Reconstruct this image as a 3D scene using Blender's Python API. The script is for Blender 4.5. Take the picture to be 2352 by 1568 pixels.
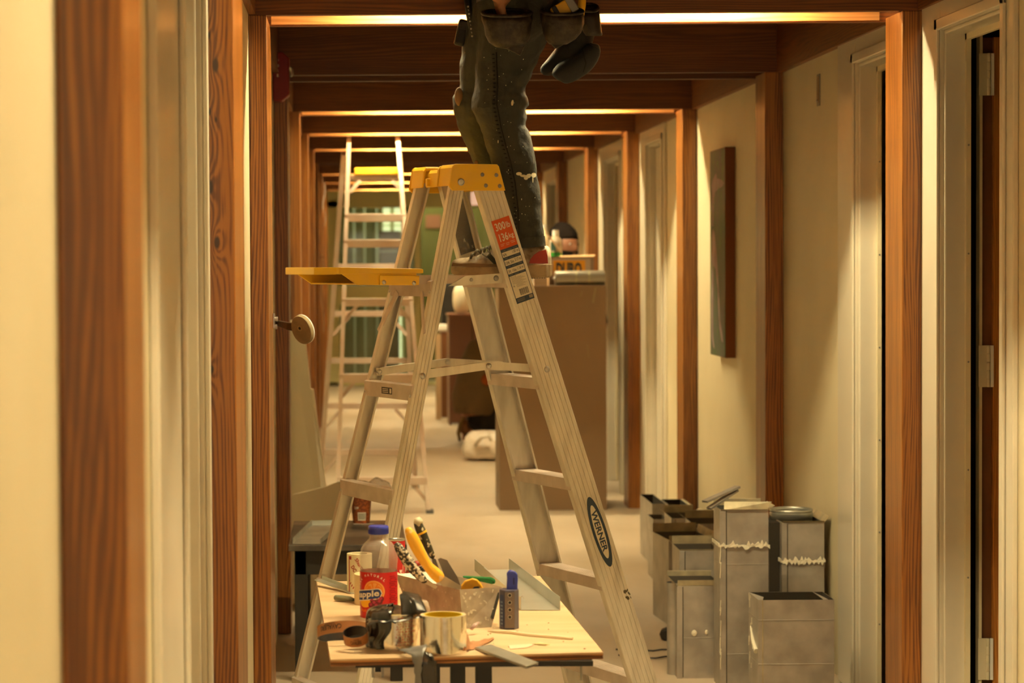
import bpy, bmesh, math, random
from math import sin, cos, radians, pi
from mathutils import Vector as V, Matrix
import numpy as np
random.seed(7)
for o in list(bpy.data.objects): bpy.data.objects.remove(o)
SC = bpy.context.scene
COL = SC.collection

# ------------------------------------------------------------------ camera
F, CX, CY, CZ = 5550., 805., 784., 1.52
PITCH, ROLL = radians(1.9), radians(0.4)
_f = V((0, cos(PITCH), -sin(PITCH))); _u = V((0, sin(PITCH), cos(PITCH))); _r = V((1, 0, 0))
CR = cos(ROLL)*_r - sin(ROLL)*_u
CU = cos(ROLL)*_u + sin(ROLL)*_r
cam_d = bpy.data.cameras.new('camera'); cam = bpy.data.objects.new('camera', cam_d); COL.objects.link(cam)
cam_d.sensor_width = 36; cam_d.lens = F/2352*36
cam_d.shift_x = (1176-CX)/2352
cam_d.clip_start = .05; cam_d.clip_end = 200
m = Matrix((CR, CU, -_f)).transposed().to_4x4(); m.translation = V((0, 0, CZ))
cam.matrix_world = m
SC.camera = cam
cam_d.dof.use_dof = True; cam_d.dof.focus_distance = 6.4; cam_d.dof.aperture_fstop = 6.3

# ------------------------------------------------------------------ world and exposure
W = bpy.data.worlds.new('world'); SC.world = W; W.use_nodes = True
W.node_tree.nodes['Background'].inputs[0].default_value = (1, .78, .42, 1)
W.node_tree.nodes['Background'].inputs[1].default_value = .03
SC.view_settings.view_transform = 'Standard'; SC.view_settings.look = 'None'
SC.view_settings.exposure = 0.12; SC.view_settings.gamma = 1
SC.view_settings.use_curve_mapping = False
LAMP_STRENGTH = 62.0
LAMP_COLOR = (1, .83, .45)
# added soft fill light behind the camera; no window stands there
_w = bpy.data.lights.new('rear_fill_light', 'AREA'); _w.shape = 'RECTANGLE'; _w.size = 1.7; _w.size_y = 1.5; _w.energy = 16; _w.color = (1, .88, .66)
_wo = bpy.data.objects.new('rear_fill_light', _w); COL.objects.link(_wo); _wo.location = (.73, -3.9, 1.5); _wo.rotation_euler = (radians(90), 0, 0)

# ------------------------------------------------------------------ pixel-to-space helpers (points on real planes of the corridor)
def ray(px, py): return _f + CR*((px-CX)/F) + CU*((CY-py)/F)
def at(px, py, Y):
    d = ray(px, py); t = Y/d.y
    return V((d.x*t, Y, CZ+d.z*t))
def onz(px, py, z=.75):
    d = ray(px, py); t = (z-CZ)/d.z
    return V((d.x*t, d.y*t, z))

# ------------------------------------------------------------------ materials
def lin(c): return tuple(((x/255+.055)/1.055)**2.4 if x > 10 else x/255/12.92 for x in c)
def A(r, g, b, k=1.0):
    """surface colour from how a thing looks under the corridor's yellow lamps"""
    l = lin((r, g, b))
    return tuple(min(.92, max(.002, v*k)) for v in (l[0]/1.0, l[1]/.86, l[2]/.55))
def nt(mt):
    return mt.node_tree.nodes, mt.node_tree.links
def mat(name, col, rough=.6, metal=0, col2=None, scale=8, stretch=(1, 1, 1), bump=0, detail=3, spec=.5, coat=0,
        trans=0, ior=1.45, emis=None, es=0, alpha=1, lo=.35, hi=.65, bscale=None, objrand=True):
    mt = bpy.data.materials.new(name); mt.use_nodes = True
    n, l = nt(mt); b = n['Principled BSDF']
    b.inputs['Base Color'].default_value = (*col, 1); b.inputs['Roughness'].default_value = rough
    b.inputs['Metallic'].default_value = metal; b.inputs['Specular IOR Level'].default_value = spec
    b.inputs['Coat Weight'].default_value = coat; b.inputs['Coat Roughness'].default_value = .15
    b.inputs['Transmission Weight'].default_value = trans; b.inputs['IOR'].default_value = ior
    b.inputs['Alpha'].default_value = alpha
    if emis:
        b.inputs['Emission Color'].default_value = (*emis, 1); b.inputs['Emission Strength'].default_value = es
    if col2 or bump:
        tc = n.new('ShaderNodeTexCoord'); mp = n.new('ShaderNodeMapping'); mp.inputs['Scale'].default_value = stretch
        l.new(tc.outputs['Object'], mp.inputs[0])
        vec = mp.outputs[0]
        if objrand:
            oi = n.new('ShaderNodeObjectInfo'); ad = n.new('ShaderNodeVectorMath'); ad.operation = 'MULTIPLY_ADD'
            cb = n.new('ShaderNodeCombineXYZ')
            for i in range(3): l.new(oi.outputs['Random'], cb.inputs[i])
            ad.inputs[1].default_value = (37, 53, 71); l.new(cb.outputs[0], ad.inputs[0]); l.new(vec, ad.inputs[2]); vec = ad.outputs[0]
        nz = n.new('ShaderNodeTexNoise'); nz.inputs['Scale'].default_value = scale; nz.inputs['Detail'].default_value = detail
        l.new(vec, nz.inputs['Vector'])
        if col2:
            cr = n.new('ShaderNodeValToRGB'); cr.color_ramp.elements[0].position = lo; cr.color_ramp.elements[1].position = hi
            cr.color_ramp.elements[0].color = (*col, 1); cr.color_ramp.elements[1].color = (*col2, 1)
            l.new(nz.outputs[0], cr.inputs[0]); l.new(cr.outputs[0], b.inputs['Base Color'])
        if bump:
            bp = n.new('ShaderNodeBump'); bp.inputs['Strength'].default_value = bump; bp.inputs['Distance'].default_value = .01
            src = nz.outputs[0]
            if bscale:
                n2 = n.new('ShaderNodeTexNoise'); n2.inputs['Scale'].default_value = bscale; n2.inputs['Detail'].default_value = 4
                l.new(vec, n2.inputs['Vector']); src = n2.outputs[0]
            l.new(src, bp.inputs['Height']); l.new(bp.outputs[0], b.inputs['Normal'])
    return mt

def wood(name, axis=2, dark=(.14, .042, .005), light=(.35, .130, .019), rough=.38, knots=(), freq=34, coat=.3):
    """plain-sawn fir: wavy growth bands along one axis, bent round the listed knots"""
    mt = bpy.data.materials.new(name); mt.use_nodes = True
    n, l = nt(mt); b = n['Principled BSDF']
    tc = n.new('ShaderNodeTexCoord'); oi = n.new('ShaderNodeObjectInfo')
    ad = n.new('ShaderNodeVectorMath'); ad.operation = 'MULTIPLY_ADD'; ad.inputs[1].default_value = (3.7, 5.3, 7.1) if not knots else (0, 0, 0)
    cb = n.new('ShaderNodeCombineXYZ')
    for i in range(3): l.new(oi.outputs['Random'], cb.inputs[i])
    l.new(cb.outputs[0], ad.inputs[0]); l.new(tc.outputs['Object'], ad.inputs[2])
    st = [1, 1, 1]; st[axis] = .10
    mp = n.new('ShaderNodeMapping'); mp.inputs['Scale'].default_value = st; l.new(ad.outputs[0], mp.inputs[0])
    n1 = n.new('ShaderNodeTexNoise'); n1.inputs['Scale'].default_value = 7; n1.inputs['Detail'].default_value = 2; l.new(mp.outputs[0], n1.inputs['Vector'])
    sx = n.new('ShaderNodeSeparateXYZ'); l.new(mp.outputs[0], sx.inputs[0])
    others = [i for i in range(3) if i != axis]
    s = n.new('ShaderNodeMath'); s.operation = 'ADD'; l.new(sx.outputs[others[0]], s.inputs[0]); l.new(sx.outputs[others[1]], s.inputs[1])
    ph = n.new('ShaderNodeMath'); ph.operation = 'MULTIPLY_ADD'; l.new(n1.outputs[0], ph.inputs[0]); ph.inputs[1].default_value = .16
    l.new(s.outputs[0], ph.inputs[2]); phase = ph.outputs[0]
    kmask = None
    for (kx, ky, kz, kr, amp) in knots:
        vs = n.new('ShaderNodeVectorMath'); vs.operation = 'SUBTRACT'; l.new(tc.outputs['Object'], vs.inputs[0]); vs.inputs[1].default_value = (kx, ky, kz)
        vm = n.new('ShaderNodeVectorMath'); vm.operation = 'MULTIPLY'; l.new(vs.outputs[0], vm.inputs[0]); vm.inputs[1].default_value = (1/kr, .25/kr, .42/kr)
        ln = n.new('ShaderNodeVectorMath'); ln.operation = 'LENGTH'; l.new(vm.outputs[0], ln.inputs[0])
        g = n.new('ShaderNodeMath'); g.operation = 'DIVIDE'; g.inputs[0].default_value = amp
        g2 = n.new('ShaderNodeMath'); g2.operation = 'MULTIPLY_ADD'; l.new(ln.outputs['Value'], g2.inputs[0]); l.new(ln.outputs['Value'], g2.inputs[1]); g2.inputs[2].default_value = 1
        l.new(g2.outputs[0], g.inputs[1])
        a2 = n.new('ShaderNodeMath'); l.new(phase, a2.inputs[0]); l.new(g.outputs[0], a2.inputs[1]); phase = a2.outputs[0]
        mr = n.new('ShaderNodeMapRange'); l.new(ln.outputs['Value'], mr.inputs[0]); mr.inputs[1].default_value = .30; mr.inputs[2].default_value = .48; mr.inputs[3].default_value = 1; mr.inputs[4].default_value = 0
        if kmask is None: kmask = mr.outputs[0]
        else:
            mx = n.new('ShaderNodeMath'); mx.operation = 'MAXIMUM'; l.new(kmask, mx.inputs[0]); l.new(mr.outputs[0], mx.inputs[1]); kmask = mx.outputs[0]
    mu = n.new('ShaderNodeMath'); mu.operation = 'MULTIPLY'; l.new(phase, mu.inputs[0]); mu.inputs[1].default_value = freq*6.283*2.6
    sn = n.new('ShaderNodeMath'); sn.operation = 'SINE'; l.new(mu.outputs[0], sn.inputs[0])
    st2 = [170, 170, 170]; st2[axis] = 5
    mp2 = n.new('ShaderNodeMapping'); mp2.inputs['Scale'].default_value = st2; l.new(ad.outputs[0], mp2.inputs[0])
    n2 = n.new('ShaderNodeTexNoise'); n2.inputs['Scale'].default_value = 1; n2.inputs['Detail'].default_value = 3; l.new(mp2.outputs[0], n2.inputs['Vector'])
    st3 = [11, 11, 11]; st3[axis] = .35
    mp3 = n.new('ShaderNodeMapping'); mp3.inputs['Scale'].default_value = st3; l.new(ad.outputs[0], mp3.inputs[0])
    n3 = n.new('ShaderNodeTexNoise'); n3.inputs['Scale'].default_value = 1; l.new(mp3.outputs[0], n3.inputs['Vector'])
    t1 = n.new('ShaderNodeMath'); t1.operation = 'MULTIPLY_ADD'; l.new(sn.outputs[0], t1.inputs[0]); t1.inputs[1].default_value = .17; l.new(n2.outputs[0], t1.inputs[2])
    t2 = n.new('ShaderNodeMath'); t2.operation = 'MULTIPLY_ADD'; l.new(n3.outputs[0], t2.inputs[0]); t2.inputs[1].default_value = 1.0; l.new(t1.outputs[0], t2.inputs[2])
    cr = n.new('ShaderNodeValToRGB'); cr.color_ramp.elements[0].position = .72; cr.color_ramp.elements[1].position = 1.0
    cr.color_ramp.elements[0].position = .70
    cr.color_ramp.elements[0].color = (*dark, 1); cr.color_ramp.elements[1].color = (*light, 1)
    sb = n.new('ShaderNodeMath'); sb.operation = 'SUBTRACT'; l.new(t2.outputs[0], sb.inputs[0]); sb.inputs[1].default_value = .16
    l.new(sb.outputs[0], cr.inputs[0]); out = cr.outputs[0]
    if kmask is not None:
        mx = n.new('ShaderNodeMix'); mx.data_type = 'RGBA'; l.new(kmask, mx.inputs[0]); l.new(out, mx.inputs[6]); mx.inputs[7].default_value = (.035, .012, .003, 1); out = mx.outputs[2]
    l.new(out, b.inputs['Base Color'])
    b.inputs['Roughness'].default_value = rough; b.inputs['Coat Weight'].default_value = coat; b.inputs['Coat Roughness'].default_value = .22
    bp = n.new('ShaderNodeBump'); bp.inputs['Strength'].default_value = .12; bp.inputs['Distance'].default_value = .004; l.new(n2.outputs[0], bp.inputs['Height']); l.new(bp.outputs[0], b.inputs['Normal'])
    return mt

# ------------------------------------------------------------------ mesh builder
WL = {}
class MB:
    def __init__(s): s.v = []; s.f = []; s.m = []
    def add(s, vs, fs, mi=0):
        o = len(s.v); s.v += [V(p) for p in vs]; s.f += [[i+o for i in f] for f in fs]; s.m += [mi]*len(fs); return s
    def box(s, x0, x1, y0, y1, z0, z1, mi=0):
        return s.add([(x0,y0,z0),(x1,y0,z0),(x1,y1,z0),(x0,y1,z0),(x0,y0,z1),(x1,y0,z1),(x1,y1,z1),(x0,y1,z1)],
                     [(0,3,2,1),(4,5,6,7),(0,1,5,4),(1,2,6,5),(2,3,7,6),(3,0,4,7)], mi)
    def ob(s, c, a, b, d, mi=0):
        """box: centre c and three half-axes"""
        c, a, b, d = V(c), V(a), V(b), V(d)
        if a.cross(b).dot(d) < 0: a = -a
        P = [c-a-b-d, c+a-b-d, c+a+b-d, c-a+b-d, c-a-b+d, c+a-b+d, c+a+b+d, c-a+b+d]
        return s.add(P, [(0,3,2,1),(4,5,6,7),(0,1,5,4),(1,2,6,5),(2,3,7,6),(3,0,4,7)], mi)
    def prism(s, poly, off, mi=0, mcap=None):
        off = V(off); poly = [V(p) for p in poly]; n = len(poly)
        nn = V((0,0,0))
        for i in range(n): nn += (poly[i]-poly[0]).cross(poly[(i+1) % n]-poly[0])
        if nn.dot(off) > 0: poly = poly[::-1]
        s.add(poly+[p+off for p in poly], [list(range(n))], mi if mcap is None else mcap)
        o = len(s.v)-2*n
        s.f.append([o+n+i for i in range(n)][::-1]); s.m.append(mi if mcap is None else mcap)
        for i in range(n):
            j = (i+1) % n
            s.f.append([o+i, o+n+i, o+n+j, o+j][::1]); s.m.append(mi)
        return s
    def loft(s, rings, closed=True, caps=True, mi=0):
        n = len(rings[0]); o = len(s.v)
        for r in rings: s.v += [V(p) for p in r]
        for i in range(len(rings)-1):
            for j in range(n if closed else n-1):
                k = (j+1) % n
                s.f.append([o+i*n+j, o+i*n+k, o+(i+1)*n+k, o+(i+1)*n+j]); s.m.append(mi)
        if caps and closed:
            s.f.append([o+j for j in range(n)][::-1]); s.m.append(mi)
            s.f.append([o+(len(rings)-1)*n+j for j in range(n)]); s.m.append(mi)
        return s
    def tube(s, path, r, n=10, mi=0, sc=None, caps=True):
        """sc=(dir,factor): squash rings along a direction"""
        path = [V(p) for p in path]; rr = r if isinstance(r, (list, tuple)) else [r]*len(path)
        rings = []; t0 = (path[1]-path[0]).normalized(); a = t0.orthogonal().normalized()
        for i, p in enumerate(path):
            t = (path[min(i+1, len(path)-1)]-path[max(i-1, 0)]).normalized()
            a = (a-t*a.dot(t)).normalized(); b = t.cross(a)
            ring = []
            for k in range(n):
                q = a*cos(2*pi*k/n)*rr[i]+b*sin(2*pi*k/n)*rr[i]
                if sc: q = q-sc[0]*(q.dot(sc[0]))*(1-sc[1])
                ring.append(p+q)
            rings.append(ring)
        return s.loft(rings, mi=mi, caps=caps)
    def lathe(s, c, prof, n=32, ax=(0,0,1), mi=0, caps=True, a0=0, a1=2*pi):
        c = V(c); ax = V(ax).normalized()
        a = V((1,0,0)) if abs(ax.z) > .9 else ax.orthogonal().normalized()
        a = (a-ax*a.dot(ax)).normalized(); b = ax.cross(a)
        full = abs(a1-a0-2*pi) < 1e-6
        rings = [[c+ax*z+(a*cos(a0+(a1-a0)*k/(n if full else n-1))+b*sin(a0+(a1-a0)*k/(n if full else n-1)))*r for k in range(n)] for r, z in prof]
        return s.loft(rings, closed=full, caps=caps, mi=mi)
    def sphere(s, c, r, n=16, m_=10, mi=0, fn=None):
        """r = (rx,ry,rz); fn deforms unit directions"""
        if not isinstance(r, (tuple, list)): r = (r, r, r)
        rings = []
        for i in range(m_+1):
            th = pi*(.001+.998*i/m_); ring = []
            for k in range(n):
                d = V((sin(th)*cos(2*pi*k/n), sin(th)*sin(2*pi*k/n), -cos(th)))
                q = V((d.x*r[0], d.y*r[1], d.z*r[2]))
                if fn: q = fn(d, q)
                ring.append(V(c)+q)
            rings.append(ring)
        return s.loft(rings, mi=mi)
    def xf(s, fn):
        s.v = [V(fn(p)) for p in s.v]; return s
    def build(s, name, mats, parent=None, smooth=False, bevel=0, kind=None, origin=None, solid=0, seg=2, remesh=0, subsurf=0, disp=None):
        if not isinstance(mats, (list, tuple)): mats = [mats]
        if parent is not None: org = WL[parent]
        elif origin is not None: org = V(origin)
        else:
            xs = [p.x for p in s.v]; ys = [p.y for p in s.v]; zs = [p.z for p in s.v]
            org = V(((min(xs)+max(xs))/2, (min(ys)+max(ys))/2, min(zs)))
        me = bpy.data.meshes.new(name); me.from_pydata([tuple(p-org) for p in s.v], [], s.f)
        for mt in mats: me.materials.append(mt)
        me.polygons.foreach_set('material_index', s.m)
        if smooth:
            me.polygons.foreach_set('use_smooth', [True]*len(me.polygons))
            if smooth == 'auto':
                try: me.set_sharp_from_angle(angle=radians(40))
                except Exception: pass
        me.update()
        bm = bmesh.new(); bm.from_mesh(me); bmesh.ops.recalc_face_normals(bm, faces=bm.faces); bm.to_mesh(me); bm.free()
        o = bpy.data.objects.new(name, me); COL.objects.link(o)
        if parent is not None: o.parent = parent
        else: o.location = org
        WL[o] = org
        if solid:
            md = o.modifiers.new('solid', 'SOLIDIFY'); md.thickness = solid; md.offset = 0
        if remesh:
            md = o.modifiers.new('re', 'REMESH'); md.mode = 'VOXEL'; md.voxel_size = remesh; md.use_smooth_shade = True
            md = o.modifiers.new('sm', 'SMOOTH'); md.factor = .5; md.iterations = 4
        if disp:
            tx = bpy.data.textures.new(name+'_folds', 'CLOUDS'); tx.noise_scale = disp[0]
            md = o.modifiers.new('disp', 'DISPLACE'); md.texture = tx; md.strength = disp[1]; md.texture_coords = 'LOCAL'
        if bevel:
            md = o.modifiers.new('bevel', 'BEVEL'); md.width = bevel; md.segments = seg; md.limit_method = 'ANGLE'; md.angle_limit = radians(35)
        if subsurf:
            md = o.modifiers.new('sub', 'SUBSURF'); md.levels = subsurf; md.render_levels = subsurf
        if kind: o['kind'] = kind
        return o
def tag(o, label=None, cat=None, group=None, kind=None):
    if label: o['label'] = label
    if cat: o['category'] = cat
    if group: o['group'] = group
    if kind: o['kind'] = kind
    return o
def thing(name, label, cat, loc, group=None):
    o = bpy.data.objects.new(name, None); COL.objects.link(o); o.location = loc; o.empty_display_size = .05
    WL[o] = V(loc)
    return tag(o, label, cat, group)

_fc = {}
def text_mesh(body, bold=.0):
    k = (body, bold)
    if k not in _fc:
        cu = bpy.data.curves.new('t', 'FONT'); cu.body = body; cu.offset = bold; cu.resolution_u = 2
        ob = bpy.data.objects.new('t', cu); COL.objects.link(ob)
        bpy.context.view_layer.update()
        me = bpy.data.meshes.new_from_object(ob.evaluated_get(bpy.context.evaluated_depsgraph_get()))
        vs = [v.co.copy() for v in me.vertices]; fs = [list(p.vertices) for p in me.polygons]
        bpy.data.objects.remove(ob); bpy.data.curves.remove(cu); bpy.data.meshes.remove(me)
        x0 = min(v.x for v in vs); x1 = max(v.x for v in vs); y0 = min(v.y for v in vs); y1 = max(v.y for v in vs)
        _fc[k] = ([((v.x-x0), (v.y-y0)) for v in vs], fs, x1-x0, y1-y0)
    return _fc[k]
def put_text(mb, body, fn, w, h, mi=0, bold=0.0, u0=0, v0=0):
    """flat lettering: fn(u,v)->point; the text fills a w x h box at (u0,v0)"""
    vs, fs, tw, th = text_mesh(body, bold)
    mb.add([fn(u0+x/tw*w, v0+y/th*h) for x, y in vs], fs, mi)
def rects(mb, fn, lst, mi=0, nu=1):
    for (u0, u1, v0, v1) in lst:
        for i in range(nu):
            a = u0+(u1-u0)*i/nu; b = u0+(u1-u0)*(i+1)/nu
            mb.add([fn(a, v0), fn(b, v0), fn(b, v1), fn(a, v1)], [(0, 1, 2, 3)], mi)
# ------------------------------------------------------------------ materials used
M = {}
M['wood_z'] = wood('fir upright', 2)
M['wood_x'] = wood('fir beam', 0, dark=(.105, .030, .004), light=(.19, .060, .008), coat=.05, rough=.5)
M['wood_y'] = wood('fir header', 1, dark=(.12, .034, .004), light=(.21, .066, .009), coat=.05, rough=.5)
M['pale'] = wood('pale glow liner', 0, dark=(.44, .20, .06), light=(.56, .28, .10), rough=.3, coat=.4)
M['paint'] = mat('cream paint', (.68, .60, .41), .42, col2=(.72, .64, .45), scale=3, bump=.03, bscale=220, spec=.35)
M['trimp'] = mat('satin trim paint', (.62, .57, .47), .28, col2=(.66, .61, .50), scale=5, spec=.5, coat=.1)
M['floor'] = mat('dusty concrete', (.34, .265, .18), .5, col2=(.52, .43, .33), scale=1.1, detail=9, bump=.06, bscale=60, objrand=False, stretch=(1, .5, 1))
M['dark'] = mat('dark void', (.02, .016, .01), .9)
M['roof'] = mat('ceiling boards', (.12, .05, .015), .8)
M['steel'] = mat('brushed steel', (.55, .54, .52), .35, 1)
M['steeld'] = mat('dull steel', (.30, .29, .27), .5, .8)
M['refl'] = mat('white enamel', (.8, .8, .78), .4)
M['tube'] = mat('lamp tube', (1, 1, 1), .5, emis=LAMP_COLOR, es=LAMP_STRENGTH*8)
M['tube_dim'] = mat('dimmed lamp tube', (1, 1, 1), .5, emis=LAMP_COLOR, es=LAMP_STRENGTH*5.4)  # weakened so the near left wall is not overlit
M['black'] = mat('black paint', (.012, .011, .010), .45)
M['glassg'] = mat('green tinted glass', (.82, .88, .62), .04, trans=.95, ior=1.45)
M['hinge'] = mat('painted hinge', (.66, .60, .44), .35)
M['oak'] = wood('oak door edge', 2, dark=(.34, .13, .022), light=(.52, .22, .045), freq=50, rough=.45, coat=.0)
M['brown_and_shade'] = mat('brown and edge shade', (.12, .045, .014), .5)

# ------------------------------------------------------------------ room shell
XL, XR = -.305, 1.765
PY = {k: 7.4+2.44*k for k in range(-4, 9)}
def zb(k): return 2.272 if k <= 0 else {1: 2.276, 2: 2.28, 3: 2.298}.get(k, 2.315)
fl = MB().box(-2.6, 4.2, -4, 34.5, -.1, 0).build('floor', M['floor'], kind='structure')
MB().box(-2.6, 4.2, -4, 34.5, 3.3, 3.4).build('ceiling', M['roof'], kind='structure')
def wall_with(name, x0, x1, openings, y0=-4, y1=29.5, ztop=3.3):
    mb = MB(); y = y0
    for (a, b, h) in sorted(openings):
        mb.box(x0, x1, y, a, 0, ztop); mb.box(x0, x1, a, b, h, ztop); y = b
    mb.box(x0, x1, y, y1, 0, ztop)
    return mb.build(name, M['paint'], kind='structure')
DR = [(6.48, 7.17, 2.19), (7.68, 8.37, 2.19), (13.55, 14.24, 2.19), (15.67, 16.60, 2.19), (20.4, 21.3, 2.19)]
DL = [(4.16, 4.79, 2.15)]
wall_with('wall_right', XR, XR+.065, DR)
wall_with('wall_left', XL-.075, XL, DL)
MB().box(4.1, 4.2, -4, 34.5, 0, 3.3).build('wall_outer', mat('tan side room', (.5, .36, .2), .7), kind='structure')
MB().box(-2.6, -2.5, -4, 34.5, 0, 3.3).build('wall_outer_left', M['paint'], kind='structure')
MB().box(-2.6, 4.2, -4.1, -4, 0, 3.3).build('wall_back', M['paint'], kind='structure')
MB().box(1.84, 4.1, 17.0, 17.08, 0, 3.3).build('wall_side_room', mat('tan partition', (.55, .40, .22), .7), kind='structure')
MB().box(1.84, 4.1, 14.9, 14.98, 0, 3.3).build('wall_side_room.001', M['paint'], kind='structure')

ntrim = [0]
def trim(mb, mt, nm='trim', **k):
    ntrim[0] += 1
    return mb.build('%s_%d' % (nm, ntrim[0]), mt, kind='structure', **k)
def casing(side, a, b, h, wf=.2, wn=.2):
    """stepped architrave and jamb lining round an opening from y=a (near) to y=b (far)"""
    s = 1 if side == 'R' else -1; X = XR if side == 'R' else XL
    T = XR+.069 if side == 'R' else XL-.079
    def bx(mb, p, q, y0, y1, z0, z1): mb.box(min(p, q), max(p, q), y0, y1, z0, z1)
    mb = MB()
    for (y0, y1) in ((b, b+wf), (a-wn, a)):
        bx(mb, X-s*.016, X, y0, y1, 0, h+.09)
        yi = (y0, y0+.035) if y0 == b else (y1-.035, y1)
        bx(mb, X-s*.026, X-s*.016, yi[0], yi[1], 0, h+.035)
    bx(mb, X-s*.016, X, a, b, h, h+.09)
    bx(mb, X-s*.026, X-s*.016, a-.035, b+.035, h, h+.035)
    bx(mb, X-s*.004, T, b-.012, b+.001, 0, h); bx(mb, X-s*.004, T, a-.001, a+.012, 0, h); bx(mb, X-s*.004, T, a, b, h-.012, h+.001)
    o = trim(mb, M['trimp'], bevel=.004)
    mb = MB(); st = X+s*.055
    bx(mb, st, st+s*.014, b-.03, b-.012, 0, h-.012); bx(mb, st, st+s*.014, a+.012, a+.03, 0, h-.012); bx(mb, st, st+s*.014, a, b, h-.03, h-.012)
    sc = MB()
    for z in [.25+.32*i for i in range(6)]:
        sc.lathe((st+s*.007, b-.0305, z), [(.003, 0), (.003, -.0015)], n=8, ax=(0, 1, 0))
    q = mb.build('door_stop', M['paint'], parent=o); sc.build('stop_screws', M['steeld'], parent=q)
    return o
for i, (a, b, h) in enumerate(DR): casing('R', a, b, h, wf=.23 if i == 0 else .30, wn=.10)
casing('L', 4.16, 4.79, 2.15, wf=.20, wn=.5)

# nearest right door: stood open inward, hinge side showing
d = MB().box(1.912, 2.65, 7.185, 7.225, .01, 2.17).build('door_1', M['oak'], kind='structure')
MB().box(1.880, 1.9115, 7.2, 7.225, .01, 2.17).build('door_edge', M['brown_and_shade'], parent=d)  # the edge's shade is put into its dark brown colour
MB().box(1.871, 1.8795, 7.185, 7.225, 0, 2.18).build('frame_strip', M['paint'], parent=d)
for zc in (2.06, 1.195, .32):
    h = MB().box(1.868, 1.893, 7.180, 7.186, zc-.062, zc+.062).build('hinge', M['hinge'], parent=d)
    kn = MB()
    for q in range(5): kn.lathe((1.897, 7.180, zc-.062+.025*q), [(.0052, 0), (.0058, .001), (.0058, .0235), (.0052, .0245)], n=12)
    kn.build('hinge_knuckles', M['hinge'], parent=h, smooth='auto')
    MB().box(1.903, 1.912, 7.178, 7.185, zc-.062, zc+.062).build('hinge_leaf', M['refl'], parent=h)
MB().box(1.835, 3.2, 7.6, 7.66, 0, 3.3).build('wall_room_shade', M['dark'], kind='structure')  # near-black panel: darkness of the unlit side room painted on
MB().box(XL-.075-.045, XL-.075-.005, 4.18, 4.77, .01, 2.13).build('door_2', M['trimp'], kind='structure')
MB().box(XR+.035, XR+.05, 13.57, 14.22, .01, 2.17).build('door_3', M['trimp'], kind='structure')

# ------------------------------------------------------------------ posts, double-board beams, headers
ordn = {-2: 'nearest, blurred', -1: 'second nearest', 0: 'third', 1: 'fourth', 2: 'fifth', 3: 'sixth', 4: 'seventh', 5: 'eighth', 6: 'ninth', 7: 'tenth', 8: 'farthest'}
vis = {0: 'nearest visible', 1: 'second', 2: 'third', 3: 'fourth', 4: 'fifth', 5: 'sixth', 6: 'seventh', 7: 'eighth', 8: 'farthest'}
XI = {-2: -.234, -1: -.2355}
# knots of the second left post (its own grain), height up the post
kn = [(.0, .0, z, r, a) for z, r, a in ((1.984, .010, .02), (1.923, .017, .03), (1.828, .010, .02), (1.812, .009, .015), (1.674, .017, .04), (1.56, .016, .05), (1.30, .012, .03))]
WK = wood('fir upright with knots', 2, dark=(.13, .037, .004), light=(.32, .115, .015), knots=[(-.014+(.012 if i % 2 else -.001), -.21, z, r, a) for i, (_, _, z, r, a) in enumerate(kn)])
for k in range(-3, 9):
    y = PY[k]; z = zb(k)
    xi = XI.get(k, -.25)
    dl = .44 if k == -1 else (.42 if k == 0 else .22)
    def post(x0, x1, dd, side):
        o = MB().box(x0, x1, y, y+dd, 0, z).build('wooden_pillar', WK if (side == 'left' and k == -1) else M['wood_z'], kind='structure', bevel=.003)
        od = ordn if side == 'left' else vis
        o['label'] = ('orange-brown fir post on the %s wall, %s of its row from the camera' % (side, od[k])) if k in od else 'orange-brown fir post just outside the picture'
    post(XL, xi, dl, 'left'); post(1.69, XR, .23, 'right')
    b = MB().box(XL, XR, y, y+.038, z, z+.36).build('ceiling_beam', M['wood_x'], kind='structure')
    b['label'] = ('dark reddish double-board beam across the corridor, %s of its row' % vis[k]) if k in vis else 'dark reddish beam overhead, above the picture edge'
    MB().box(XL, XR, y+.322, y+.36, z-.002, z+.36).build('rear_board', M['wood_x'], parent=b)
    if k < 8:
        for nm, x0, x1 in (('right', XR-.028, XR), ('left', XL, XL+.022)):
            trim(MB().box(x0, x1, y+.36, PY.get(k+1, 99), z+.002, z+.36), M['wood_y'])
    # fluorescent fitting in the slot between the boards
    if k not in (1, 5):
        on = vis.get(k, 'overhead')
        t = thing('tube_lamp', ('glowing warm fluorescent tube in the slot of the %s beam from the camera' % on) if k in vis else 'glowing warm tube in %s beam above the picture edge' % {-1: 'the first', -2: 'the second', -3: 'the third'}[k], 'lamp', (.72, y+.18, z+.11), 'tube lamps in the beams')
        MB().box(.02, 1.42, y+.04, y+.32, z+.19, z+.2).build('reflector', M['refl'], parent=t)
        for ys in (y+.040, y+.317): MB().box(XL+.06, 1.69, ys, ys+.003, z+.002, z+.19).build('glow_liner', M['pale'], parent=t)  # pale liners added to make the slot glow whiter
        MB().lathe((.1, y+.18, z+.135), [(.012, 0), (.013, .004), (.013, 1.216), (.012, 1.22)], n=14, ax=(1, 0, 0)).build('tube', M['tube'] if k != -2 else M['tube_dim'], parent=t)
        for xx in (.085, 1.325): MB().box(xx, xx+.015, y+.165, y+.195, z+.11, z+.19).build('socket', M['refl'], parent=t)
    else:
        trim(MB().box(.02, 1.42, y+.04, y+.32, z+.19, z+.2), M['dark'])
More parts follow.
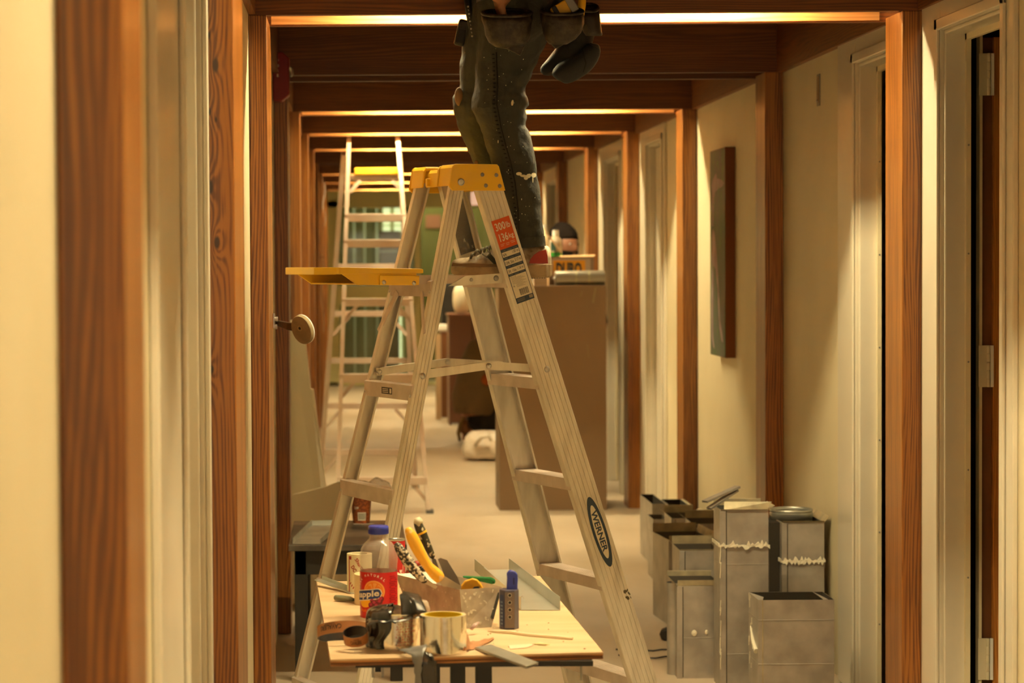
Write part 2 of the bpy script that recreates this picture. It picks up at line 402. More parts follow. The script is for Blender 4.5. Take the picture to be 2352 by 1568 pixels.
# dark panel high over the beams keeps the roof void closed
# ------------------------------------------------------------------ far end: glazed wall with an office behind
ol = mat('olive frame paint', (.46, .43, .22), .5)
Y0 = 29.5
w = MB()
x0, x1 = XL-.3, 2.0
pz = at(900, 458, Y0).z
w.box(x0, x1, Y0, Y0+.1, pz-.10, 3.3); w.box(x0, at(778, 600, Y0).x, Y0, Y0+.1, 0, pz); w.box(x0, x1, Y0, Y0+.1, 0, .05)
w.box(at(952, 600, Y0).x, at(966, 600, Y0).x, Y0, Y0+.1, 0, pz)
w.box(at(775, 600, Y0).x, at(960, 600, Y0).x, Y0, Y0+.1, at(850, 700, Y0).z-.0, at(850, 655, Y0).z)
w.build('window_1', ol, kind='structure', bevel=.01)
g = MB().box(at(775, 600, Y0).x, 1.9, Y0+.04, Y0+.05, .05, pz-.05).build('window_2', M['glassg'], kind='structure')
gw = mat('green office wall', (.30, .30, .075), .7)
MB().box(-2.5, 4.1, 34.2, 34.4, 0, 3.3).build('wall_far', gw, kind='structure')
wp = mat('olive partition', (.24, .22, .07), .6)
tag(MB().box(at(975, 0, 30.9).x, at(1010, 0, 30.9).x, 30.985, 30.998, at(0, 530, 30.9).z, at(0, 500, 30.9).z).build('paper_notice', mat('pink paper', (.55, .20, .13), .7)), 'small pink notice on the olive partition behind the far glazing', 'notice')
MB().box(at(968, 600, 31).x, 2.6, 31, 31.08, 0, 3.3).build('wall_far_partition', wp, kind='structure')
day = mat('daylit pane', (.8, .85, .7), .5, emis=(.86, .90, .62), es=1.3)
wf = MB().box(at(874, 600, 34.1).x, at(932, 600, 34.1).x, 34.12, 34.19, at(900, 534, 34.1).z, at(900, 464, 34.1).z).build('window_3', ol, kind='structure')
for a, b_ in ((880, 896), (905, 922)):
    for c, d_ in ((470, 498), (500, 516), (519, 532)):
        MB().box(at(a, c, 34.1).x, at(b_, c, 34.1).x, 34.08, 34.11, at(a, d_, 34.1).z, at(a, c, 34.1).z).build('pane', day, parent=wf)
wd = MB().box(at(872, 600, 34.1).x, at(930, 600, 34.1).x, 34.12, 34.19, 0.0, at(900, 700, 34.1).z).build('window_4', ol, kind='structure')
for a, b_ in ((884, 897), (902, 921)):
    MB().box(at(a, 600, 34.1).x, at(b_, 600, 34.1).x, 34.08, 34.11, .05, at(a, 703, 34.1).z).build('pane', day, parent=wd)
cu = mat('grey green curtain', (.34, .33, .17), .8, col2=(.20, .20, .08), scale=2, stretch=(6, 6, .05))
lb = mat('pale blue mullion', (.42, .46, .38), .5)
cw = MB()
for i in range(40):
    xa = at(792, 600, 32).x+(at(872, 600, 32).x-at(792, 600, 32).x)*i/40; xb = at(792, 600, 32).x+(at(872, 600, 32).x-at(792, 600, 32).x)*(i+1)/40
    cw.add([(xa, 32+.03*(i % 2), .01), (xb, 32+.03*((i+1) % 2), .01), (xb, 32+.03*((i+1) % 2), 2.3), (xa, 32+.03*(i % 2), 2.3)], [(0, 1, 2, 3)])
tag(cw.build('curtain', cu), 'grey-green pleated curtain behind the glazed end wall', 'curtain')
for i, px in enumerate((814, 838, 866)):
    x = at(px, 600, 31.5).x
    MB().box(x-.014, x+.014, 31.48, 31.52, 0, 2.4).build('trim_glazing', lb, kind='structure')
cab = mat('red-brown cabinet', (.14, .05, .02), .5)
t = thing('office_cabinet', 'low red-brown cabinet in the office behind the far glazed wall', 'cabinet', at(875, 860, 33)*1)
xa, xb = at(842, 600, 33).x, at(920, 600, 33).x
MB().box(xa, xb, 33, 33.5, 1.50, 1.93).build('top_unit', cab, parent=t, bevel=.01)
MB().box(xa+.02, xb-.02, 33.05, 33.5, 0, 1.5).build('body', mat('dark cabinet body', (.03, .028, .02), .5), parent=t, bevel=.01)
MB().box(xa+.04, xb-.04, 32.98, 33, 1.64, 1.66).build('handle', M['steel'], parent=t)

t = thing('ceiling_lamp', 'added light panel, out of view, brightening the office beyond the glazed wall', 'lamp', (.8, 30.4, 3.22))  # added out of view to brighten the office
MB().box(.2, 1.4, 29.9, 30.9, 3.24, 3.3).build('lamp_housing', M['refl'], parent=t)
MB().box(.25, 1.35, 29.95, 30.85, 3.23, 3.24).build('fill_panel', mat('office fill glow', (1, 1, 1), .5, emis=(1, .95, .72), es=13), parent=t)
# ------------------------------------------------------------------ near stepladder (frame: w across, d front/back, z up)
LX, LY, LYAW = .2941, 7.2506, .3919
LW0, LKW, LSF, LSB, LDF, LDB, LH = .1321, .0711, .3083, .2439, .0535, .0136, 1.8033
Wd = V((-sin(LYAW), cos(LYAW), 0)); Dd = V((cos(LYAW), sin(LYAW), 0)); UZ = V((0, 0, 1)); LO = V((LX, LY, 0))
def L(w, d, z): return LO + Wd*w + Dd*d + UZ*z
def hw(z): return LW0+LKW*(LH-z)
def dfr(z): return LDF+LSF*(LH-z)
def dbk(z): return -(LDB+LSB*(LH-z))
def lad(side, dep, z): return L(side*hw(z), dfr(z) if dep > 0 else dbk(z), z)
alu = mat('worn aluminium', (.74, .69, .60), .44, .45, col2=(.55, .50, .42), scale=9, stretch=(3, 3, .6), bump=.02, lo=.4, hi=.75)
alud = mat('scuffed tread aluminium', (.64, .55, .48), .5, .25, col2=(.50, .42, .36), scale=14, lo=.35, hi=.7)
yel = mat('yellow plastic', (.84, .50, .02), .36, col2=(.76, .46, .06), scale=12, spec=.5, lo=.45, hi=.8)
rub = mat('grey rubber', (.10, .10, .10), .7)
lad1 = thing('stepladder', 'aluminium stepladder with yellow cap that the worker in jeans stands on', 'ladder', L(0, .1, 0))
def rail_frame(side, dep):
    p0 = lad(side, dep, .02); p1 = lad(side, dep, LH-.045)
    a = (p1-p0).normalized(); n = (Wd*side - a*(Wd*side).dot(a)).normalized(); b = n.cross(a)
    if b.dot(Dd) < 0: b = -b
    return p0, p1, a, n, b
def channel(mb, p0, p1, a, n, b, wid, fl, th=.0028, grooves=5, lip=.006):
    """C section: web outward (n), flanges pointing inward; shallow grooves run down the web"""
    h = wid/2; out = [(-h, -fl), (-h, -.002), (-h+.002, 0)]
    if grooves:
        for i in range(grooves):
            c = -h+wid*(i+1)/(grooves+1)
            out += [(c-.0011, 0), (c-.0008, -.0018), (c+.0008, -.0018), (c+.0011, 0)]
    out += [(h-.002, 0), (h, -.002), (h, -fl), (h-lip, -fl), (h-lip, -fl+th), (h-th, -fl+th), (h-th, -th), (-h+th, -th), (-h+th, -fl+th), (-h+lip, -fl+th), (-h+lip, -fl)]
    mb.prism([p0+b*u+n*v for u, v in out], p1-p0)
railnames = {}
for side in (-1, 1):
    for dep in (1, -1):
        p0, p1, a, n, b = rail_frame(side, dep)
        mb = MB(); wid, fl = (.082, .028) if dep > 0 else (.044, .022)
        channel(mb, p0, p1, a, n, b, wid, fl, grooves=5 if dep > 0 else 3)
        r = mb.build('front_rail' if dep > 0 else 'back_rail', alu, parent=lad1); railnames[(side, dep)] = r
        MB().ob(p0+UZ*(-.002)-n*.012+b*(.01*dep), b*(wid/2+.004), n*.018, UZ*.018).build('foot_pad', rub, parent=r, bevel=.003)
STEPZ = [.261+.3028*k for k in range(5)]
for k, z in enumerate(STEPZ):
    p = [lad(-1, 1, z), lad(1, 1, z)]; s0 = p[0]+Wd*.004; s1 = p[1]-Wd*.004
    c0, c1 = -.036, .036
    prof = [(c0, 0)]
    for i in range(6):
        c = c0+(c1-c0)*(i+.5)/6; prof += [(c-.004, 0), (c-.003, -.0015), (c+.001, -.0015), (c+.002, 0)]
    prof += [(c1, 0), (c1+.002, -.004), (c1+.002, -.030), (c1-.008, -.030), (c1-.008, -.027), (c1-.001, -.027), (c1-.001, -.004), (c0+.003, -.004), (c0+.003, -.030), (c0+.010, -.030), (c0+.010, -.034), (c0, -.034)]
    MB().prism([s0+Dd*u+UZ*v for u, v in prof], s1-s0).build('step', alud, parent=lad1)
# rear horizontals, each fixed by two rivets at both ends
for z in (1.437, 1.135, .835, .535, .235):
    q0 = lad(-1, -1, z); q1 = lad(1, -1, z); _, _, a, n, b = rail_frame(-1, -1)
    mb = MB().prism([q0-Dd*.024+Wd*.003-UZ*.022, q0-Dd*.024+Wd*.003+UZ*.022, q0-Dd*.018+Wd*.003+UZ*.025, q0+Dd*.004+Wd*.003+UZ*.025, q0+Dd*.004+Wd*.003+UZ*.022, q0-Dd*.018+Wd*.003+UZ*.021, q0-Dd*.020+Wd*.003-UZ*.022], (q1-q0)-Wd*.006)
    r = mb.build('rear_bar', alud, parent=lad1)
    rv = MB()
    for side in (-1, 1):
        _, _, a, n, b = rail_frame(side, -1)
        for dz in (-.013, .013):
            c = lad(side, -1, z+dz)
            rv.lathe(c-b*.0225-n*.011, [(.0048, 0), (.0045, .0015), (.002, .0025)], n=10, ax=-b)
    rv.build('rivets', M['steel'], parent=r, smooth='auto', kind='stuff')
# knee braces at the top and bottom rear bars
for z in (1.437,):
    for side in (-1, 1):
        a_ = lad(side, -1, z-.01)*1.0-Wd*side*.07; b_ = lad(side, -1, z-.13)
        v = b_-a_; MB().ob((a_+b_)/2-Dd*.021, v/2, Dd*.002, v.cross(Dd).normalized()*.010).build('knee_brace', alud, parent=lad1)
# hinged spreader on each side
for side in (-1, 1):
    off = Wd*(-side)*.032; zf, zm, zr = 1.195, 1.205, 1.185
    pf = lad(side, 1, zf)+off; pr_ = lad(side, -1, zr)+off*.9
    mid = pf.lerp(pr_, .44)+UZ*.018
    for q0, q1, nm in ((pf, mid, 'spreader_arm'), (mid, pr_, 'spreader_arm')):
        v = q1-q0; up = (UZ-v.normalized()*v.normalized().z).normalized()
        mb = MB().ob((q0+q1)/2+up*.0, v/2+v.normalized()*.008, Wd*.0012, up*.0115).ob((q0+q1)/2+up*.0115-Wd*side*.005, v/2, Wd*.006, up*.001)
        mb.build(nm, alu, parent=lad1)
    mb = MB()
    for q in (pf, mid, pr_): mb.lathe(q-Wd*.006*1, [(.0075, 0), (.0075, .0125), (.004, .015)], n=14, ax=Wd).lathe(q-Wd*.0065, [(.0035, -.004), (.0075, 0)], n=14, ax=Wd)
    mb.build('spreader_bolts', M['steel'], parent=lad1, smooth='auto', kind='stuff')
    for dep, zz in ((1, zf), (-1, zr)):
        _, _, a, n, b = rail_frame(side, dep)
        MB().lathe(lad(side, dep, zz), [(.0095, 0), (.0088, .002), (.0055, .0042), (.001, .005)], n=18, ax=n).build('bolt_head', M['steel'], parent=lad1, smooth='auto')
# yellow cap
cw = hw(LH)+.016; zt, zbm = LH, LH-.078
mb = MB()
d0b, d0t, d1t, d1b = -.063, -.052, .100, .121
ringpts = lambda w: [L(w, d0b, zbm+.012), L(w, d0b+.01, zbm), L(w, d1b, zbm), L(w, d1t, zt-.006), L(w, d1t-.006, zt), L(w, d0t+.008, zt), L(w, d0t, zt-.008)]
for side in (-1, 1):
    mb.prism([p for p in ringpts(side*cw)], -Wd*side*.006)
def capslab(w0, w1, dz, dd):
    mb.prism([L(w0, d0b+.004-dd, zbm+.014), L(w0, d0t-dd, zt-.010+dz), L(w0, d0t+.008-dd, zt+dz), L(w0, d1t-.008, zt+dz), L(w0, d1t, zt-.008+dz), L(w0, d1b-.004, zbm+.004), L(w0, d1b-.010, zbm+.004), L(w0, d1t-.006, zt-.010+dz), L(w0, d0t+.008-dd, zt-.010+dz), L(w0, d0b+.010-dd, zbm+.014)], Wd*(w1-w0))
capslab(-cw+.005, -.055, -.001, 0); capslab(-.060, -.048, -.003, .004); capslab(-.049, .052, -.012, -.010); capslab(.050, .062, -.004, .003); capslab(.060, cw-.005, -.001, 0)
cap = mb.build('cap', yel, parent=lad1, bevel=.0025)
def onside(px, py, w=-cw-.0005):
    """point of the near cap side under a pixel"""
    d = ray(px, py); o = V((0, 0, CZ)); n = Wd; c = L(w, 0, 0)
    t = (c-o).dot(n)/d.dot(n); return o+d*t
mb = MB()
for px, py in ((1108, 401), (1140, 402), (1116, 426), (1148, 427)):
    mb.lathe(onside(px, py), [(.0062, 0), (.0055, .002), (.001, .0032)], n=16, ax=-Wd)
mb.build('cap_rivets', M['steeld'], parent=cap, smooth='auto', kind='stuff')
MB().lathe(onside(1059, 418), [(.0105, 0), (.0105, .002), (.0085, .0028), (.0075, .0012), (.001, .0018)], n=24, ax=-Wd).build('pivot_bolt', M['steel'], parent=cap, smooth='auto')
MB().ob(L(.02, d0t-.004, zt-.05), Wd*.006, Dd*.006, UZ*.012).build('cap_hook', yel, parent=cap, bevel=.002)
# folding pail shelf: yellow tray on two aluminium arms
def lside(px, py, w):
    p = onside(px, py, w); q = p-LO; return q.dot(Dd), p.z
da, za = lside(973, 640, -.20); db, _ = lside(742, 630, -.20); dc, _ = lside(800, 640, -.20); dd_, _ = lside(877, 640, -.20)
tz = 1.497
mb = MB()
wn, wf_ = -.20, .17
mb.prism([L(wn, da, tz-.013), L(wn, da, tz-.002), L(wn, da-.006, tz), L(wn, db+.05, tz+.006), L(wn, db+.05, tz-.014)], Wd*(wf_-wn))
mb.prism([L(wn+.02, db+.051, tz+.006), L(wf_-.02, db+.051, tz+.006), L(wf_-.07, db, tz+.006), L(wn+.07, db, tz+.006)], -UZ*.021)
mb.prism([L(wn+.004, da-.07, tz-.012), L(wn+.004, dc-.02, tz-.012), L(wn+.004, dc+.03, tz-.045), L(wn+.004, da-.02, tz-.048), L(wn+.004, da-.02, tz-.012)], Wd*.006)
mb.prism([L(wf_-.004, da-.07, tz-.012), L(wf_-.004, dc-.02, tz-.012), L(wf_-.004, dc+.03, tz-.045), L(wf_-.004, da-.02, tz-.048), L(wf_-.004, da-.02, tz-.012)], -Wd*.006)
mb.prism([L(wn+.01, dc+.03, tz-.040), L(wn+.01, da-.02, tz-.043), L(wn+.01, da-.02, tz-.047), L(wn+.01, dc+.03, tz-.045)], Wd*(wf_-wn-.02))
mb.prism([L(wn-.004, dd_-.008, tz-.017), L(wn-.004, da-.014, tz-.020), L(wn-.004, da-.016, tz-.047), L(wn-.004, dd_-.008, tz-.046)], Wd*.012)
tray = mb.build('pail_shelf', yel, parent=lad1, bevel=.002)
mb = MB()
for px, py in ((882, 648), (951, 650)): mb.lathe(onside(px, py, wn-.0045), [(.0062, 0), (.0055, .0022), (.001, .0038)], n=16, ax=-Wd)
mb.build('shelf_rivets', M['steel'], parent=tray, smooth='auto', kind='stuff')
for w in (-.128, .120):
    dA, _ = lside(1185, 650, wn)
    mb = MB().prism([L(w, da-.02, tz-.019), L(w, da+.28, tz-.021), L(w, da+.28, tz-.041), L(w, da-.02, tz-.045)], Wd*.003)
    mb.build('shelf_arm', alud, parent=lad1)
    mb = MB().prism([L(w-.004, da+.11, tz-.052), L(w-.004, da+.125, tz-.045), L(w-.004, da+.165, tz-.022), L(w-.004, da+.283, tz-.016), L(w-.004, da+.288, tz-.044), L(w-.004, da+.16, tz-.051)], Wd*.003)
    o = mb.build('shelf_bracket', alu, parent=lad1)
    MB().lathe(L(w-.0045, da+.185, tz-.034), [(.0055, 0), (.005, .0015), (.001, .002)], n=14, ax=-Wd).lathe(L(w-.0045, da+.266, tz-.030), [(.0085, 0), (.008, .002), (.004, .004)], n=14, ax=-Wd).build('bracket_rivets', M['steeld'], parent=o, smooth='auto', kind='stuff')

# --- printed stickers on the near front rail
p0, p1, a_, n_, b_ = rail_frame(-1, 1)
C0 = V((0, 0, CZ))
def railuv(px, py):
    d = ray(px, py); t = (p0-C0).dot(n_)/d.dot(n_); q = C0+d*t-p0
    return q.dot(b_), q.dot(a_)
org = mat('orange print', (.62, .085, .012), .45); blu = mat('navy print', (.020, .040, .075), .45); wht = mat('cream print', (.72, .66, .52), .45)
ink = mat('black print', (.02, .02, .022), .5); grey = mat('grey print', (.25, .22, .17), .5)
def face(off):
    return lambda u, v: p0+b_*u+a_*v+n_*off
s_top = railuv(1153, 500)[1]; s_or = railuv(1168, 568)[1]; s_bot = railuv(1205, 692)[1]
mid = railuv(1176, 590)[0]; hwid = .0305
mb = MB(); f1 = face(.0006); u0, u1 = mid-hwid, mid+hwid
rects(mb, f1, [(u0, u1, s_or, s_top)], 0); rects(mb, f1, [(u0, u1, s_bot, s_or)], 1)
H = s_or-s_bot
f2 = face(.0010)
def band(t0, t1): rects(mb, f2, [(u0+.002, u1-.002, s_bot+H*t0, s_bot+H*t1)], 2)
band(.10, .50); band(.545, .645); band(.70, .80); band(.855, .945)
f3 = face(.0014); hh = s_top-s_or
put_text(mb, '300', f3, .034, hh*.27, 2, .02, u0+.006, s_or+hh*.62); put_text(mb, 'lb', f3, .013, hh*.20, 2, .01, u0+.043, s_or+hh*.64)
put_text(mb, '136', f3, .029, hh*.27, 2, .02, u0+.009, s_or+hh*.25); put_text(mb, 'kg', f3, .016, hh*.22, 2, .01, u0+.041, s_or+hh*.24)
rects(mb, f3, [(u0+.006, u0+.020, s_or+hh*.16, s_or+hh*.17), (u0+.006, u0+.016, s_or+hh*.11, s_or+hh*.12), (u0+.024, u0+.036, s_or+hh*.15, s_or+hh*.16), (u0+.024, u0+.034, s_or+hh*.10, s_or+hh*.11), (u0+.040, u0+.055, s_or+hh*.17, s_or+hh*.18), (u0+.042, u0+.055, s_or+hh*.12, s_or+hh*.13)], 2)
for t, l_, r_ in ((.865, '6ft', '1.83 m'), (.712, '10ft 5in', '3.17 m'), (.557, '3ft 10in', '1.16 m')):
    put_text(mb, l_, f3, .0035*len(l_) if len(l_) > 4 else .012, H*.055, 3, .01, u0+.004, s_bot+H*(t+.005)); put_text(mb, r_, f3, .020, H*.055, 3, .01, u1-.025, s_bot+H*(t+.018))
for t in (.965, .825, .672, .522):
    rects(mb, f3, [(u0+.006, u0+.016, s_bot+H*t, s_bot+H*(t+.006)), (u0+.022, u0+.036, s_bot+H*(t-.006), s_bot+H*t), (u0+.042, u0+.056, s_bot+H*(t+.003), s_bot+H*(t+.009))], 4)
put_text(mb, '174 oz.47', f3, .020, H*.02, 3, 0, u0+.004, s_bot+H*.47)
rects(mb, f3, [(u0+.006+(.01 if i > 6 else 0), u0+.040+.012*((i*7) % 3)/2, s_bot+H*(.455-.017*i), s_bot+H*(.460-.017*i)) for i in range(11)], 4)
put_text(mb, 'UL', f3, .006, H*.03, 3, 0.02, u0+.005, s_bot+H*.30)
x = u0+.020
for i in range(14):
    wd_ = [.0008, .0016, .0010, .0022][(i*5+i//3) % 4]; rects(mb, f3, [(x, x+wd_, s_bot+H*.125, s_bot+H*.24)], 3); x += wd_+[.0008, .0013][i % 2]
rects(mb, f3, [(u1-.016, u1-.004, s_bot+H*.03, s_bot+H*.085)], 4); rects(mb, f3, [(u0+.004, u0+.030, s_bot+H*t, s_bot+H*(t+.006)) for t in (.03, .05, .07)], 4)
tag(mb.build('rating_sticker', [org, blu, wht, ink, grey], parent=railnames[(-1, 1)]), 'orange, navy and cream load rating sticker')
# WERNER oval
su, sv = railuv(1377, 1221); sv1 = railuv(1352, 1141)[1]; sv0 = railuv(1402, 1301)[1]; R_ = (sv1-sv0)/2; r_ = .0235
mb = MB()
def oval(fn, ru, rv, mi, n=40): mb.add([fn(su+ru*cos(2*pi*i/n), sv+rv*sin(2*pi*i/n)) for i in range(n)], [list(range(n))], mi)
oval(face(.0005), r_+.002, R_+.002, 1); oval(face(.0008), r_, R_, 0); oval(face(.0011), r_*.62, R_*.76, 1)
put_text(mb, 'WERNER', lambda u, v: face(.0014)(su+v-.0095, sv+R_*.60-u), R_*1.16, .019, 0, .03)
tag(mb.build('oval_badge', [blu, wht], parent=railnames[(-1, 1)]), 'navy and cream oval maker badge')
# dark scuff
mb = MB(); su2, sv2 = railuv(1440, 1362)
for i in range(16):
    u = su2+random.uniform(-.008, .008); v = sv2+random.uniform(-.022, .022); mb.add([face(.0004)(u+random.uniform(.001, .004)*cos(t), v+random.uniform(.002, .006)*sin(t)) for t in (0, 1, 2, 3, 4, 5.2)], [(0, 1, 2, 3, 4, 5)])
mb.build('paint_scuff', mat('scuff', (.12, .10, .06), .8), parent=railnames[(-1, 1)])
# blue label on the inside of the far front rail
p0b, p1b, ab, nb, bb = rail_frame(1, 1)
def ruv2(px, py):
    d = ray(px, py); t = (p0b-nb*.0030-C0).dot(nb)/d.dot(nb); q = C0+d*t-p0b; return q.dot(bb), q.dot(ab)
fi = lambda u, v: p0b+bb*u+ab*v-nb*.0034
fi2 = lambda u, v: p0b+bb*u+ab*v-nb*.0038
v1 = ruv2(1035, 465)[1]; v0 = ruv2(1068, 583)[1]
mb = MB(); rects(mb, fi, [(-.0345, .0345, v0-.012, v1+.005)], 1); rects(mb, fi, [(-.030, .030, v0, v1)], 0)
mb.m[-1] = 0
vv = v0+(v1-v0)*.35
while vv < v1-.008:
    rects(mb, fi2, [(-.024, random.uniform(.008, .024), vv, vv+.0012)], 2); vv += .0045
rects(mb, fi2, [(-.028, .028, v0+(v1-v0)*.29, v0+(v1-v0)*.295)], 2)
for uu, vv in ((-.004, .22), (.018, .06)):
    put_text(mb, 'X', fi2, .008, .009, 1, .02, uu, v0+(v1-v0)*vv)
rects(mb, fi2, [(-.022, -.004, v0+.006, v0+.022), (.002, .012, v0+.01, v0+.034)], 2)
tag(mb.build('safety_label', [mat('slate print', (.014, .026, .055), .4), wht, grey], parent=railnames[(1, 1)]), 'dark blue instruction label')
# tiny black warning label on a rear bar
q = lad(-1, -1, 1.135); q1 = lad(1, -1, 1.135)
fb = lambda u, v: q.lerp(q1, u)-Dd*.0245+UZ*v
mb = MB(); rects(mb, fb, [(.40, .62, -.010, .010)], 0)
fb2 = lambda u, v: q.lerp(q1, u)-Dd*.0248+UZ*v
rects(mb, fb2, [(.48, .60, t, t+.0018) for t in (-.006, -.001, .004)], 1); rects(mb, fb2, [(.415, .45, -.007, .007)], 1)
mb.build('warning_label', [ink, wht], parent=lad1)

# ------------------------------------------------------------------ far ladder
alf = mat('paint-spattered aluminium', (.56, .47, .39), .5, .3, col2=(.48, .36, .28), scale=6, lo=.3, hi=.7)
def FL(px, py, Y): return at(px, py, Y)
nt_, nb_ = 15.12, 14.52       # near frame depth at the top and at the floor
ft_, fb_ = 15.24, 16.2        # far frame
def near_y(py): return nt_+(nb_-nt_)*(py-312)/(1178-312)
def far_y(py): return ft_+(fb_-ft_)*(py-312)/(1178-312)
lad2 = thing('tall_stepladder', 'tall spattered aluminium ladder with a yellow top, farther down the corridor', 'ladder', V((.15, 15.2, 0)))
def bar(mb, p, q, wx, wy, wz=None):
    p, q = V(p), V(q); v = q-p; t = v.normalized(); ref = V((1, 0, 0)) if abs(t.x) < .7 else V((0, 0, 1))
    x_ = (ref-t*ref.dot(t)).normalized(); y_ = t.cross(x_); mb.ob((p+q)/2, v/2, x_*wx/2, y_*wy/2); return mb
rl = [(796, 250), (797, 400), (795, 500), (787, 700), (780, 870), (772, 1120)]
def ext(p, q, Y0_, Y1_):  # straight rail through two picture points at two depths down to the floor
    a = at(*p, Y0_); b = at(*q, Y1_); t = (a.z)/(a.z-b.z); e = a+(b-a)*t; s = a+(a-b)*.32; return s, e
for (p, q) in (((798, 340), (773, 1120)), ((917, 330), (983, 1130))):
    s, e = ext(p, q, near_y(330), near_y(1120))
    mb = MB(); v = (s-e).normalized(); X_ = V((1, 0, 0)); yv = v.cross(X_).normalized()
    sg = -1 if p[0] < 850 else 1
    mb.prism([e+X_*u+yv*w_ for u, w_ in ((-sg*.0, -.035), (sg*.004, -.035), (sg*.004, .035), (-sg*.0, .035), (-sg*.020, .035), (-sg*.020, .031), (-sg*.0, .031), (0, -.031), (-sg*.020, -.031), (-sg*.020, -.035))], s-e)
    r = mb.build('near_rail', alf, parent=lad2)
    MB().ob(e+UZ*.01, X_*.022, V((0, .045, 0)), UZ*.012).build('foot_pad', rub, parent=r)
for (p, q) in (((786, 400), (752, 870)), ((921, 400), (943, 870))):
    s, e = ext(p, q, far_y(400), far_y(870)); s = s+(e-s)*.12
    mb = MB(); bar(mb, s, e, .03, .055); r = mb.build('far_rail', alf, parent=lad2)
    MB().ob(e+UZ*.01, V((.02, 0, 0)), V((0, .03, 0)), UZ*.012).build('foot_pad', rub, parent=r)
def xn(side, py):
    a, b = ((798, 340), (773, 1120)) if side < 0 else ((917, 330), (983, 1130))
    return a[0]+(b[0]-a[0])*(py-a[1])/(b[1]-a[1])
def xf_(side, py):
    a, b = ((786, 400), (752, 870)) if side < 0 else ((921, 400), (943, 870))
    return a[0]+(b[0]-a[0])*(py-a[1])/(b[1]-a[1])
for py, hgt, br in ((500, 18, 0), (559, 18, 0), (694, 18, 1), (868, 20, 1), (1103, 18, 1)):
    Y = near_y(py); p = at(xn(-1, py), py, Y); q = at(xn(1, py), py, Y)
    mb = MB().ob((p+q)/2, (q-p)/2, V((0, .035, 0)), UZ*(hgt/2*Y/5550)); s_ = mb.build('step', alf, parent=lad2, bevel=.003)
    if br:
        for sd, pp in ((1, p), (-1, q)):
            a = pp+V((sd*.09, -.01, -.02)); b = pp+V((-sd*.004, -.01, -.13)); v = b-a
            MB().ob((a+b)/2, v/2, V((0, .002, 0)), v.cross(V((0, 1, 0))).normalized()*.011).build('knee_brace', alf, parent=lad2)
for py, br in ((612, 0), (720, 1), (828, 0), (932, 1), (1038, 1), (1150, 0)):
    Y = far_y(py); p = at(xf_(-1, py), py, Y); q = at(xf_(1, py), py, Y)
    MB().ob((p+q)/2, (q-p)/2, V((0, .008, 0)), UZ*.019).build('rear_bar', alf, parent=lad2, bevel=.002)
    if br:
        for sd, pp in ((1, p), (-1, q)):
            a = pp+V((sd*.11, -.01, -.02)); b = pp+V((sd*.004, -.01, -.14)); v = b-a
            MB().ob((a+b)/2, v/2, V((0, .002, 0)), v.cross(V((0, 1, 0))).normalized()*.011).build('rear_brace', alf, parent=lad2)
Y = 15.16
p = at(814, 394, Y); q = at(916, 394, Y)
MB().box(p.x, q.x, Y-.09, Y+.13, at(0+860, 402, Y).z, at(860, 386, Y).z).build('platform', yel, parent=lad2, bevel=.008, seg=3)
MB().box(at(806, 408, Y).x, at(924, 408, Y).x, Y-.06, Y+.10, at(860, 413, Y).z, at(860, 403, Y).z).build('platform_frame', alf, parent=lad2, bevel=.003)
for sd, px in ((1, 806), (-1, 922)):
    a = at(px+sd*22, 413, Y-.07); b = at(px-sd*2, 441, Y-.07); v = b-a
    MB().ob((a+b)/2, v/2, V((0, .002, 0)), v.cross(V((0, 1, 0))).normalized()*.011).build('knee_brace', alf, parent=lad2)
# ------------------------------------------------------------------ people
denim = mat('dark paint-flecked denim', (.020, .022, .019), .8, col2=(.042, .042, .032), scale=9, bump=.5, bscale=38, lo=.3, hi=.75)
skin = mat('skin', (.36, .16, .08), .5, col2=(.30, .12, .06), scale=20)
shirt = mat('dark work shirt', (.03, .035, .03), .85, bump=.4, bscale=20)
leath = mat('scuffed dark leather', (.016, .011, .007), .5, col2=(.060, .043, .028), scale=45, bump=.35, lo=.45, hi=.8)
leath2 = mat('black nylon', (.012, .011, .010), .6, bump=.2, bscale=90)
hairm = mat('dark hair', (.006, .004, .003), .9, spec=.1, bump=.6, bscale=160)
cream = mat('dusty cream leather', (.50, .42, .30), .6, col2=(.17, .11, .055), scale=45, lo=.42, hi=.75, bump=.1)
solem = mat('dirty rubber sole', (.36, .26, .14), .6, col2=(.17, .11, .05), scale=30, lo=.4, hi=.8)
redh = mat('red suede', (.30, .035, .03), .7)
splat = mat('dried plaster', (.62, .58, .42), .8)
thread = mat('dark seam', (.010, .010, .008), .9)
YN, YFAR = 7.25, 7.43      # near and far leg
def YFAR_(i): return 7.43-.16*(i/15)**1.5
def rg(px, py, Y, r, dy=1.0): p = at(px, py, Y); return (p, r*Y/5550, dy)
near = [(1217, 560, 32), (1215, 540, 35), (1211, 515, 35), (1208, 495, 36), (1205, 470, 38), (1199, 448, 42), (1190, 425, 46), (1184, 400, 49), (1182, 380, 50), (1178, 360, 52), (1171, 335, 51), (1165, 315, 52), (1158, 297, 49), (1158, 280, 55), (1150, 262, 58), (1149, 245, 65), (1148, 228, 64), (1147, 213, 60), (1150, 190, 59), (1155, 170, 64), (1158, 150, 65), (1168, 110, 74), (1178, 70, 86), (1190, 20, 98), (1203, -40, 104)]
far = [(1206, 560, 35), (1195, 500, 36), (1168, 440, 40), (1138, 385, 44), (1124, 350, 44), (1110, 318, 42), (1106, 300, 46), (1096, 275, 48), (1095, 250, 55), (1092, 228, 53), (1098, 205, 42), (1105, 160, 50), (1118, 110, 55), (1135, 60, 68), (1160, 10, 80), (1185, -40, 92)]
